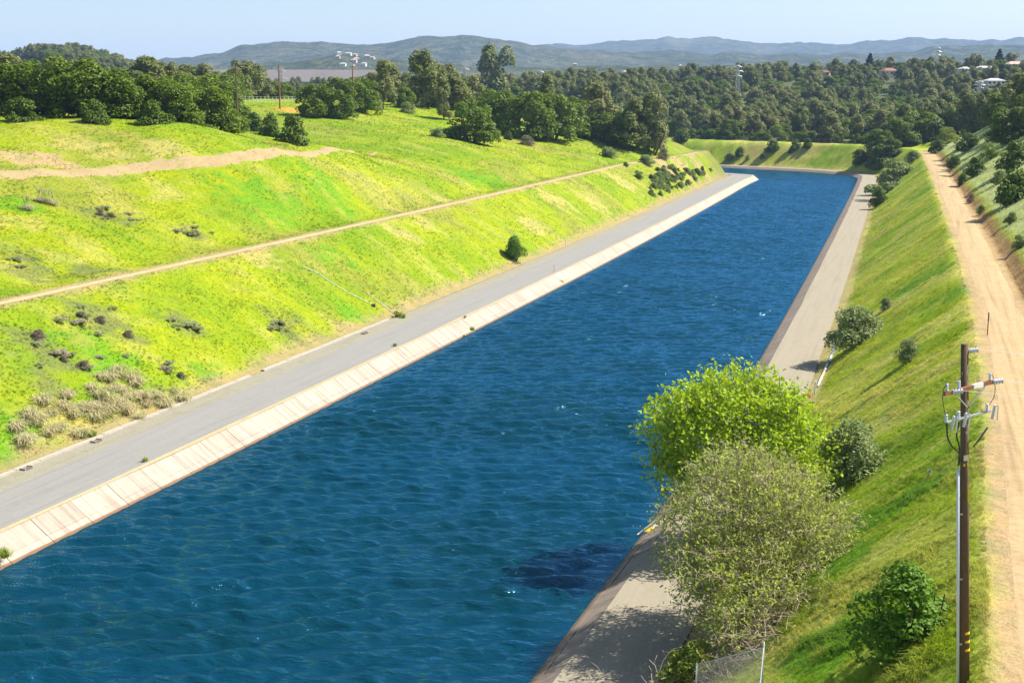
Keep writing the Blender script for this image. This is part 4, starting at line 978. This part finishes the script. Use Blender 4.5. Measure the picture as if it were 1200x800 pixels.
# ------------------------------------------------------------------ the utility pole in front
M['pole_wood'] = simple('pole_wood', (.17, .105, .062), (.09, .056, .036), 5, .9, bmp=.6, stretch=(6, 6, .5))
M['arm_wood'] = simple('arm_wood', (.30, .135, .06), (.19, .085, .04), 6, .85, bmp=.4, stretch=(1, 1, 1))
M['conduit'] = simple('conduit', (.72, .75, .82), (.60, .64, .72), 2, .4)
M['tag_cream'] = simple('tag_cream', (.80, .74, .48), (.7, .64, .4), 8, .6)
M['blue_plastic'] = simple('blue_plastic', (.05, .12, .55), (.08, .18, .65), 4, .5)
M['rust'] = simple('rust', (.42, .13, .05), (.28, .09, .04), 6, .9)
M['grey_wood'] = simple('grey_wood', (.36, .31, .25), (.25, .21, .17), 6, .9, bmp=.4)
M['red_roof'] = simple('red_roof', (.27, .12, .075), (.22, .10, .065), .6, .85)
M['tan_roof'] = simple('tan_roof', (.55, .36, .26), (.45, .30, .22), .6, .85)
M['grey_roof'] = simple('grey_roof', (.50, .48, .46), (.40, .38, .37), .6, .85)
M['stucco'] = simple('stucco', (.62, .57, .50), (.54, .50, .44), .8, .85)
M['far_wall'] = simple('far_wall', (.46, .42, .37), (.40, .36, .32), .8, .9)
M['glass'] = simple('window_glass', (.03, .035, .045), (.05, .055, .06), .5, .12, spec=.6)
def utility_pole():
    b = at(1130, 800, 11.34); bz = zland(*b); H = 12.45 + (11.34 - bz)
    e = empty('utility_pole', (b[0], b[1], bz), label='dark brown wooden utility pole with crossarm and cables beside the dirt road', cat='utility pole')
    e.rotation_euler = (0, R(-3.7), 0)
    MB().tube([(0, 0, -.4), (0, 0, H * .5), (0, 0, H)], [.185, .155, .125], 18).build('pole', M['pole_wood'], e, True)
    ax = Vector((.85, .52, 0)).normalized(); za = H - 1.50; fr = Vector((.52, -.85, 0)).normalized()
    c = fr * .19
    q = Matrix.Rotation(math.atan2(ax.y, ax.x), 3, 'Z')
    arm = MB().box(Vector((0, 0, za)) + c, (2.5, .10, .13), q).build('crossarm', M['arm_wood'], e)
    MB().box(Vector((0, 0, za)) + c + ax * .42 + Vector((0, 0, .005)), (.50, .112, .142), q).build('band', M['white_paint'], arm)
    for sgn in (-1, 1):
        MB().tube([c * 1.25 + ax * sgn * .80 + Vector((0, 0, za - .05)), Vector((0, 0, za - .68)) + c * .8 + ax * sgn * .06], .022, 6).build('brace', M['steel'], e)
    def bell(p, ax_, s=1.0, parent=e, name='insulator'):
        prof = []
        for k in range(4): prof += [(.025 * s, k * .075 * s), (.075 * s, k * .075 * s + .03 * s), (.03 * s, k * .075 * s + .055 * s)]
        return MB().lathe(prof, 10, p, ax_).build(name, M['porcelain'], parent, True)
    out = Vector((1, .12, .02)).normalized()
    for s_, dz in ((-1.12, .08), (-.52, .08), (1.08, .08)): bell(c + ax * s_ + Vector((0, 0, za + dz)), (0, 0, 1), .9)
    ends = [c + ax * -.95 + Vector((0, 0, za)) + out * .07, c + ax * 1.12 + Vector((0, 0, za)) + out * .07, Vector((.10, 0, H - .25))]
    for p in ends: bell(p, out, 1.35)
    # lower steel arm with three fused cutouts and cable terminations
    zb = za - 1.02
    MB().box(Vector((0, 0, zb)) + c * .95, (2.25, .07, .07), q).build('lower_arm', M['steel'], e)
    for s_ in (-.98, -.36, 1.12):
        b0 = c * 1.15 + ax * s_ + Vector((0, 0, zb))
        f = empty('cutout', b0); f.parent = e; bpy.data.objects.remove(f)
        body = MB().lathe([(.03, -.30), (.06, -.27), (.035, -.22), (.065, -.18), (.035, -.13), (.065, -.09), (.035, -.04), (.06, 0), (.035, .05), (.065, .09), (.035, .14), (.06, .18), (.03, .24)], 10, b0 + fr * .10, (.12, -.2, 1)).build('cutout', M['porcelain'], e, True)
        MB().tube([b0 + fr * .24 + Vector((0, 0, -.30)), b0 + fr * .27 + Vector((.02, 0, .22))], .022, 8).build('fuse_tube', M['white_paint'], body)
        MB().tube([b0 + fr * .10 + Vector((0, 0, .2)), b0 + fr * .27 + Vector((.02, 0, .22))], .016, 6).build('clip', M['steel'], body)
        bell(b0 + ax * -.22 + Vector((0, 0, .02)), (0, 0, 1), 1.0, e, 'termination')
    def cable(pts, r=.028, name='cable'):
        P = chaikin3(pts); MB().tube(P, r, 7).build(name, M['black_rubber'], e, True)
    left = c * 1.2
    cable([left + ax * -1.18 + Vector((0, 0, zb)), left + ax * -1.16 + Vector((0, -.05, zb - .65)), left + ax * -.6 + Vector((0, -.05, zb - 1.15)), Vector((-.20, -.12, zb - 1.45)), Vector((-.24, -.10, zb - 1.75))])
    cable([left + ax * -.55 + Vector((0, 0, zb - .1)), left + ax * -.75 + Vector((0, -.05, zb - .5)), left + ax * -.55 + Vector((0, -.05, zb - .95)), Vector((-.22, -.12, zb - 1.35)), Vector((-.24, -.10, zb - 1.75))])
    cable([left + ax * .92 + Vector((0, 0, zb - .55)), left + ax * .5 + Vector((0, 0, zb - .9)), left + ax * .18 + Vector((0, 0, zb - 1.1))], .03)
    for s_ in (-1.12, 1.08): cable([c + ax * s_ + Vector((0, 0, za + .35)), c + ax * (s_ * 1.22) + Vector((0, 0, za + .1)), c * 1.3 + ax * (s_ * 1.2) + Vector((0, 0, za - .5)), c * 1.3 + ax * (s_ - .12) + Vector((0, 0, zb + .25))], .012, 'jumper')
    cable([c + ax * -.52 + Vector((0, 0, za + .33)), c + ax * -.3 + Vector((0, 0, za + .55)), Vector((-.14, 0, H - .9))], .011, 'jumper')
    # riser conduit, bands and tags
    MB().tube([(-.27, -.10, -.3), (-.25, -.09, H - 4.4)], .052, 12).build('conduit', M['conduit'], e, True)
    for zz in (1.55, 4.0, 6.4): MB().box((-.20, -.10, zz), (.20, .05, .06)).build('bracket', M['steel'], e)
    for zz in (1.32, 1.64, 1.96):
        rr = .183 - .0048 * zz
        m = MB(); n = 10; V = [(math.cos(t) * k, math.sin(t) * k, z) for k in (rr, rr + .012) for z in (zz - .04, zz + .04) for t in np.linspace(R(-100), R(-15), n)]
        F = [(a + i, a + i + 1, b_ + i + 1, b_ + i) for a, b_ in ((n * 2, n * 3), (n, 0), (0, n * 2), (n * 3, n)) for i in range(n - 1)] + [(0, n * 2, n * 3, n), (n - 1, n * 2 - 1, n * 4 - 1, n * 3 - 1)]
        m.add(V, F).build('reflective_band', M['yellow_paint'], e)
    MB().box((.0, -.150, H - 4.0), (.16, .012, .2)).build('tag', M['tag_cream'], e)
    for dx in (-.06, .07): MB().box((dx, -.152, H - 4.25), (.06, .014, .1)).build('tag', M['yellow_paint'], e)
    MB().box((.09, -.135, H - 5.3), (.06, .014, .6)).build('tag', M['yellow_paint'], e)
    for zz in (H - 1.0, H - 2.6, H - 3.1): MB().box((.03, -.138, zz), (.07, .02, .09)).build('bolt_plate', M['steel'], e)
    g = MB(); a0 = Vector((-.13, 0, H - 3.0)); gp = hit(1040, 620); a1 = Vector((gp[0] - b[0], gp[1] - b[1], gp[2] - bz))
    gw = g.tube([a0, a1], .007, 5).build('guy_wire', M['steel'], e)
    MB().lathe([(.03, -.12), (.05, -.09), (.05, .09), (.03, .12)], 8, a0.lerp(a1, .33), a1 - a0).build('strain_insulator', M['blue_plastic'], gw, True)
    R_ = Matrix.Rotation(R(-3.7), 3, 'Y')
    for i, p in enumerate(ends):
        w0 = R_ @ (p + out * .42) + Vector((b[0], b[1], bz)); w1 = w0 + out * 42
        pts = [w0.lerp(w1, t) - Vector((0, 0, 1.6 * 4 * t * (1 - t))) for t in np.linspace(0, 1, 14)]
        MB().tube(pts, .007, 5).build('overhead_wire', M['steel'], label=['thin overhead wire leaving the left end of the crossarm', 'thin overhead wire leaving the right end of the crossarm', 'thin overhead wire leaving the top of the utility pole'][i], cat='wire')
def chaikin3(P, it=2):
    P = [Vector(p) for p in P]
    for _ in range(it):
        Q = [P[0]]
        for a, b in zip(P[:-1], P[1:]): Q += [a.lerp(b, .25), a.lerp(b, .75)]
        P = Q + [P[-1]]
    return P
utility_pole()

# ------------------------------------------------------------------ posts, pipes and other small things along the canal
def post(name, p, h, w, parts, label, cat='post', rz=0.3):
    """parts: (from, to, material, part name) as shares of the height"""
    e = empty(name, p, rz, label=label, cat=cat)
    for a, b, m, nm in parts:
        mb = MB(); s = w * (1.0 if nm != 'base' else 2.2)
        mb.lathe([(s * .5, a * h), (s * .5, b * h - .02), (s * .38, b * h)], 8)
        mb.build(nm, M[m], e)
p = hit(1157, 393); post('marker_post', p, px_height(p, 27), .10, [(-.1, .62, 'rust', 'shaft'), (.62, 1, 'black_rubber', 'cap')], 'rusty marker post with a black top on the edge of the dirt road')
p = (*at(663, 287, 1.75), 1.6); post('marker_post', p, 1.45, .20, [(0, .9, 'white_paint', 'shaft'), (.9, 1, 'white_paint', 'cap')], 'white marker post at the foot of the left bank')
p = (*at(649.5, 318, 1.6), 1.6); post('marker_post', p, 1.3, .16, [(0, .35, 'steel', 'shaft'), (.35, 1, 'yellow_paint', 'plate')], 'yellow marker post on the canal edge of the left road')
p = (*at(789, 596, 1.0), 1.0); post('marker_post', p, .75, .22, [(0, .4, 'black_rubber', 'shaft'), (.4, 1, 'yellow_paint', 'plate')], 'yellow and black marker post at the water below the cottonwood')
p = (*at(955, 462, 1.05), 1.0); post('marker_post', p, 1.5, .20, [(0, .9, 'white_paint', 'shaft'), (.9, 1, 'white_paint', 'cap')], 'white post beside the rusty drain ring on the right road')
def lying(name, a, b, r, mats, label, cat='pipe'):
    a, b = Vector(a), Vector(b); e = empty(name, a, label=label, cat=cat)
    for i, (t0, t1, m) in enumerate(mats):
        MB().tube([(b - a) * t0, (b - a) * (t1 - .004)], r, 10).build('pipe_section', M[m], e, True)
        MB().tube([(b - a) * (t1 - .012), (b - a) * (t1 + .006)], r * 1.25, 10).build('coupling', M['steel'], e)
lying('drain_pipe', (*at(984, 395, 1.2), 1.16), (*at(958, 452, 1.2), 1.16), .12, [(0, .22, 'white_paint'), (.22, .42, 'blue_plastic'), (.42, .52, 'conduit'), (.52, .60, 'blue_plastic'), (.60, .76, 'conduit'), (.76, .82, 'yellow_paint'), (.82, 1, 'conduit')], 'blue and white pipe lying along the outer edge of the right road')
c = at(946, 464.5, 1.05); e = empty('drain_ring', (*c, 1.0), label='rusty red drain ring at the outer edge of the right road', cat='drain')
MB().lathe([(.42, 0), (.46, 0), (.46, .28), (.34, .28), (.34, .02), (.30, .02)], 18).build('ring', M['rust'], e, True); MB().lathe([(.33, .0), (.33, .05)], 16).build('cover', M['black_rubber'], e)
c = Vector((*at(981, 409, 1.3), 1.15)); e = empty('pipe_rail', c, label='small white rail on the verge behind the blue pipe', cat='rail')
for dx in (-.7, .7): MB().tube([(dx, 0, -.3), (dx, 0, .85)], .05, 8).build('post', M['white_paint'], e)
MB().tube([(-.75, 0, .85), (.75, 0, .85)], .055, 8).build('rail', M['white_paint'], e)
def bank_pipe(px0, py0, px1, py1, label):
    a, b = hit(px0, py0), hit(px1, py1); n = 14; P = []
    for t in np.linspace(0, 1, n):
        x, y = a[0] * (1 - t) + b[0] * t, a[1] * (1 - t) + b[1] * t; P.append(Vector((x, y, zland(x, y) + .16)))
    e = empty('downdrain_pipe', P[-1], label=label, cat='pipe')
    for i in range(n - 1): MB().tube([P[i] - P[-1], P[i + 1] - P[-1]], .04, 8).build('pipe_section', M['conduit'], e, True)
    MB().box((0, 0, .02), (.5, .5, .4)).build('outlet', M['joint'], e)
bank_pipe(354, 314, 438, 360, 'long pale pipe running down the left bank to the kerb')
bank_pipe(430, 344, 464, 368, 'short pale pipe down the left bank beside the end of the kerb')
for px, py, lab in ((114, 516, 'dark drain inlet in the kerb below the dry bunch grass'), (32, 548, 'dark drain inlet in the kerb near the left frame edge'), (428, 390, 'dark drain inlet in the kerb near its far end')):
    c = at(px, py, 1.7); e = empty('drain_inlet', (*c, 1.6), R(-17), label=lab, cat='drain')
    MB().box((0, 0, .02), (.5, .8, .20)).build('opening', M['joint'], e)
    for s_ in (-.46, .46): MB().box((-.1, s_, .06), (.6, .12, .26)).build('wing_wall', M['kerb'], e)
def plank(name, p0, p1, w, mats, label, cat):
    a, b = Vector(p0), Vector(p1); e = empty(name, a, label=label, cat=cat); d = b - a; q = d.to_track_quat('X', 'Z').to_matrix()
    for t0, t1, m, nm in mats: MB().box(d * (t0 + t1) / 2, (d.length * (t1 - t0) - .005, w, .06), q).build(nm, M[m], e)
a, b = at(654, 321, 1.5), at(661, 329.5, .55); plank('staff_gauge', (a[0], a[1], 1.62), (b[0], b[1], .62), .9, [(0, .85, 'white_paint', 'board'), (.85, 1, 'yellow_paint', 'tip')], 'white staff gauge board with a yellow tip on the left lining', 'gauge')
a, b = at(784, 607, 1.0), at(757, 624, .2); plank('staff_gauge', (a[0], a[1], 1.12), (b[0], b[1], .25), .35, [(0, .7, 'tag_cream', 'board'), (.7, 1, 'yellow_paint', 'tip')], 'pale plank gauge sloping into the water on the right lining', 'gauge')
a, b = at(776, 606, 1.0), at(747, 627, .15); plank('float_pole', (a[0], a[1], 1.2), (b[0], b[1], .22), .07, [(0, .93, 'steel', 'pole'), (.93, 1, 'tag_cream', 'float')], 'thin grey pole with a float at its lower end beside the plank gauge', 'pole')
weed = [bunch('weed_blades', 120, .8, 15 + s, M['weed_leaf'], .9) for s in range(2)]
for i, (px, py, z, s_, lab) in enumerate([(467, 371, 1.65, 1.3, 'bright weed tuft at the end of the white kerb'), (473, 372, 1.65, .9, 'small bright weed just beyond the end of the white kerb'), (553, 387, .8, .9, 'yellow-green weed growing in a lining joint in mid canal'), (4, 653, .7, 1.2, 'green weed growing in the lining at the left frame edge'), (108, 511, 1.7, 1.0, 'yellow weed beside the kerb inlet'),
        (170, 540, 1.62, .6, 'small weed at the road edge above the lining'), (463, 405, 1.62, .6, 'tiny weed at the road edge in mid canal'), (545, 372, 1.62, .5, 'tiny weed at the top of the lining in mid canal')]):
    c = at(px, py, z); e = empty('weed', (*c, z), i, s_, label=lab, cat='weed'); link('blades', weed[i % 2], e)

# chain-link fence at the bottom edge
def chain_fence():
    p0 = Vector(hit(893, 806)); hgt = px_height(p0, 50); 
    pa = Vector(hit(815, 822)); pb = Vector(hit(884, 905))
    e = empty('chain_link_fence', p0, label='galvanised chain-link fence corner at the bottom edge right of the willow', cat='fence')
    tops = {}
    for k, (p, hh) in enumerate(((p0, hgt + .25), (pa, hgt), (pb, hgt))):
        q = p - p0; MB().tube([q + Vector((0, 0, -.3)), q + Vector((0, 0, hh))], .04, 10).build('post', M['steel'], e, True)
    for p in (pa, pb):
        q = p - p0; a0, a1 = Vector((0, 0, hgt - .05)), q + Vector((0, 0, hgt - .05))
        MB().tube([a0, a1], .028, 8).build('rail', M['steel'], e, True)
        mb = MB(); L = Vector((q.x, q.y, 0)).length; n = int(L / .11)
        for i in range(-int(hgt / .11), n):
            for sg in (1, -1):
                u0, v0, u1, v1 = i * .11, 0.0, i * .11 + hgt - .08, hgt - .08
                if sg < 0: v0, v1 = v1, v0
                t0, t1 = max(0, -u0 / (u1 - u0)), min(1, (L - u0) / (u1 - u0))
                if t1 - t0 < .02: continue
                A_ = [(u0 + (u1 - u0) * t, v0 + (v1 - v0) * t) for t in (t0, t1)]
                mb.tube([Vector((q.x * u / L, q.y * u / L, q.z * u / L + v)) for u, v in A_], .004, 3, False)
        mb.build('mesh', M['steel'], e, kind='stuff')
chain_fence()
def line_fence(P, name, label, h, r, mpost, nw, mwire='steel'):
    e = empty(name, P[0], label=label, cat='fence'); P = [Vector(p) for p in P]
    for p in P: MB().tube([p - P[0] + Vector((0, 0, -.3)), p - P[0] + Vector((0, 0, h))], r, 6).build('post', M[mpost], e)
    for k in range(nw): MB().tube([p - P[0] + Vector((0, 0, h * (k + .9) / nw)) for p in P], .025, 4).build('wire' if nw > 2 else 'rail', M[mwire], e)
line_fence([((px - 600) / 1527 * 418, 418, zland((px - 600) / 1527 * 418, 418)) for px in np.arange(278, 352, 4.6)], 'wire_fence', 'pale post and wire fence in the saddle behind the ridge oaks', 2.1, .09, 'white_paint', 3, 'white_paint')
fr_ = resample(_off(Rp, 30.5), 7.0); fr_ = fr_[(fr_[:, 1] > 590) & (fr_[:, 0] > 40)]
line_fence([(x, y, zland(x, y)) for x, y in fr_], 'rail_fence', 'grey post fence along the top of the far bank', 1.9, .09, 'grey_wood', 2)

# ------------------------------------------------------------------ far poles, towers and houses
def wood_pole(px, py_top, D, arm, label):
    x, y, zt = atD(px, py_top, D); z0 = zland(x, y); h = zt - z0
    e = empty('power_pole', (x, y, z0), label=label, cat='utility pole')
    MB().tube([(0, 0, -.3), (0, 0, h)], [.26, .19], 8).build('pole', M['arm_wood'] if arm != 1 else M['pole_wood'], e)
    if arm: 
        MB().box((0, -.25, h - 1.2), (3.2, .16, .2)).build('crossarm', M['white_paint'] if arm == 2 else M['arm_wood'], e)
        for s_ in (-1.4, -.7, .7, 1.4): MB().lathe([(.04, 0), (.09, .1), (.05, .3)], 6, (s_, -.25, h - 1.1)).build('insulator', M['porcelain'], e)
wood_pole(276, 77, 345, 1, 'dark wooden power pole at the right end of the ridge oaks')
wood_pole(326.5, 76, 395, 2, 'brown wooden power pole with a pale crossarm in the saddle')
wood_pole(413, 76, 440, 2, 'wooden power pole with a pale crossarm behind the hilltop oaks')
wood_pole(64, 65, 275, 0, 'bare orange pole top showing above the ridge oaks')
def tower(px, py_top, D, label, bw=5.0):
    x, y, zt = atD(px, py_top, D); z0 = zland(x, y); h = zt - z0
    e = empty('lattice_tower', (x, y, z0), .3, label=label, cat='pylon'); tw = .7
    def cor(i, t):
        w = (bw * (1 - t / .72) + tw * 2 * t / .72 if t < .72 else tw * 2) / 2; s = ((1, 1), (-1, 1), (-1, -1), (1, -1))[i % 4]; return Vector((s[0] * w, s[1] * w, t * h))
    for i in range(4): MB().tube([cor(i, 0) - Vector((0, 0, .5)), cor(i, .72), cor(i, 1)], .14, 4).build('leg', M['steel'], e)
    mb = MB(); ts = [0, .2, .36, .5, .62, .72, .82, .91, 1]
    for a, b in zip(ts[:-1], ts[1:]):
        for i in range(4):
            mb.tube([cor(i, a), cor(i + 1, b)], .08, 3, False); mb.tube([cor(i + 1, a), cor(i, b)], .08, 3, False); mb.tube([cor(i, b), cor(i + 1, b)], .08, 3, False)
    mb.build('lattice', M['steel'], e, kind='stuff')
    for t, w in ((.74, 3.2), (.85, 4.0), (.95, 2.8)):
        m = MB(); m.tube([(-w, 0, t * h), (0, 0, t * h + .9), (w, 0, t * h)], .11, 4); m.tube([(-w, 0, t * h), (w, 0, t * h)], .11, 4); m.build('crossarm', M['steel'], e)
        for s_ in (-1, 1): MB().lathe([(.03, 0), (.08, -.3), (.08, -1.0), (.03, -1.3)][::-1], 6, (s_ * w, 0, t * h)).build('insulator', M['porcelain'], e)
for a in ((865, 76, 880, 'tall pale lattice tower on the wooded hillside above the bend'), (1099, 55, 1040, 'lattice tower on the skyline above the wooded hillside'), (1148, 95, 760, 'lattice tower half hidden left of the two-storey house'), (303, 91, 700, 'small white lattice tower between the two wooden poles'),
          (329, 79, 820, 'white lattice tower just behind the pole with the pale crossarm'), (545, 78, 820, 'lattice tower top between the two tall hilltop pines'), (633, 82, 820, 'lattice tower top above the right-hand oak clump')): tower(*a)
def house(name, px, D, w, d, h, rise, wall, roof, rz, label, nwin=3, storeys=1, zf=zland, group=None, up=0.0, depth=2.0):
    x = (px - 600) / 1527 * D; z0 = zf(x, D) + up
    e = empty(name, (x, D, z0), rz, label=label, cat='house', group=group)
    MB().box((0, 0, (h - depth) / 2), (w, d, h + depth)).build('wall', M[wall], e)
    o = .5; r_ = MB(); a, b = w / 2 + o, d / 2 + o; zt = h + .01
    ridge = max(.5, a - b * .8)
    r_.add([(-a, -b, zt), (a, -b, zt), (a, b, zt), (-a, b, zt), (-ridge, 0, zt + rise), (ridge, 0, zt + rise), (-a, -b, zt - .2), (a, -b, zt - .2), (a, b, zt - .2), (-a, b, zt - .2)],
           [(0, 1, 5, 4), (1, 2, 5), (2, 3, 4, 5), (3, 0, 4), (6, 7, 1, 0), (7, 8, 2, 1), (8, 9, 3, 2), (9, 6, 0, 3), (9, 8, 7, 6)])
    ro = r_.build('roof', M[roof], e)
    if nwin:
        MB().box((w * .25, .1, h + rise * .9), (.8, .8, 1.4)).build('chimney', M['stucco'], ro)
        for s_ in range(storeys):
            for k in range(nwin):
                xx = -w / 2 + w * (k + .5) / nwin; zz = h * (s_ + .55) / storeys
                wn_ = MB().box((xx, -d / 2 - .02, zz), (w / nwin * .6 + .25, .10, 1.55)).build('window', M['white_paint'], e)
                MB().box((xx, -d / 2 - .06, zz), (w / nwin * .6, .06, 1.3)).build('pane', M['glass'], wn_)
        if storeys > 1:
            MB().box((0, -d / 2 - .9, h * .5), (w + .6, 1.8, .25)).build('balcony', M['white_paint'], e)
            for k in range(5): MB().box((-w / 2 + w * k / 4, -d / 2 - 1.7, h * .25), (.25, .25, h * .5)).build('column', M['white_paint'], e)
    return e
house('house', 1040, 1090, 13, 10, 4.2, 2.4, 'stucco', 'red_roof', .25, 'white house with a red roof on the wooded hilltop', up=1.5, depth=5)
house('house', 1152, 1060, 15, 9, 3.6, 1.6, 'white_paint', 'grey_roof', -.1, 'long low white house right of the skyline lattice tower', 4, up=1.5, depth=5)
house('house', 1187, 1090, 17, 11, 4.0, 2.4, 'stucco', 'tan_roof', .1, 'cream house with a tan roof near the right frame edge', 4, up=2.0, depth=5)
house('house', 1163, 860, 12, 9, 6.4, 1.6, 'stucco', 'grey_roof', .1, 'two-storey house with a balcony and dark windows on the slope', 4, 2, up=1.5, depth=5)
house('house', 1128, 1075, 9, 8, 3.4, 1.6, 'white_paint', 'grey_roof', .4, 'small pale house just right of the skyline tower', 2, up=1.0, depth=5)
house('house', 965, 1120, 9, 8, 3.6, 2.0, 'stucco', 'red_roof', -.3, 'small house with a reddish roof deep in the hilltop trees', 2, up=1.5, depth=5)
for px, ty, D, lab in ((1172, 57, 1110, 'tall dark pointed conifer on the skyline right of the houses'), (1020, 62, 1120, 'small dark pointed conifer on the skyline left of the red-roofed house')):
    x, y, zt = atD(px, ty, D); z0 = zland(x, y); plant('conifer0', 'conifer_tree', (x, y, z0), zt - z0, 1.5, label=lab)
hz = lambda x, y: float(hill_z(np.array([x]), np.array([y]))[0])
r = np.random.default_rng(44)
for i in range(14):
    px = r.normal(407, 14); D = r.uniform(2950, 3250)
    house('far_house', px, D, r.uniform(9, 16), 9, r.uniform(4, 6), 2.5, 'far_wall' if i % 3 else 'stucco', 'tan_roof' if i % 3 else 'grey_roof', r.uniform(-.5, .5), 'tiny pale house in the settlement on the far left hillside', 0, zf=hz, group='houses of the far hillside settlement', depth=10)
for i in range(26):
    px = r.uniform(640, 1190); D = r.uniform(2750, 3300)
    house('far_house', px, D, r.uniform(8, 13), 9, r.uniform(3, 5), 2.5, 'far_wall' if i % 3 else 'stucco', 'tan_roof' if i % 3 else 'grey_roof', r.uniform(-.5, .5), 'tiny pale house scattered in the plain under the blue hills', 0, zf=hz, group='houses scattered under the far hills', depth=10)

# ------------------------------------------------------------------ haze
hb = MB(); hb.box((0, 6500, 260), (26000, 14600, 640))
hm = bpy.data.materials.new('haze'); hm.use_nodes = True
hn = hm.node_tree.nodes; hn.remove(hn['Principled BSDF'])
pv = hn.new('ShaderNodeVolumePrincipled'); pv.inputs['Density'].default_value = 0.000065; pv.inputs['Color'].default_value = (.42, .60, 1.0, 1); pv.inputs['Anisotropy'].default_value = .0
hm.node_tree.links.new(pv.outputs[0], hn['Material Output'].inputs['Volume'])
hb.build('haze', hm, kind='stuff')
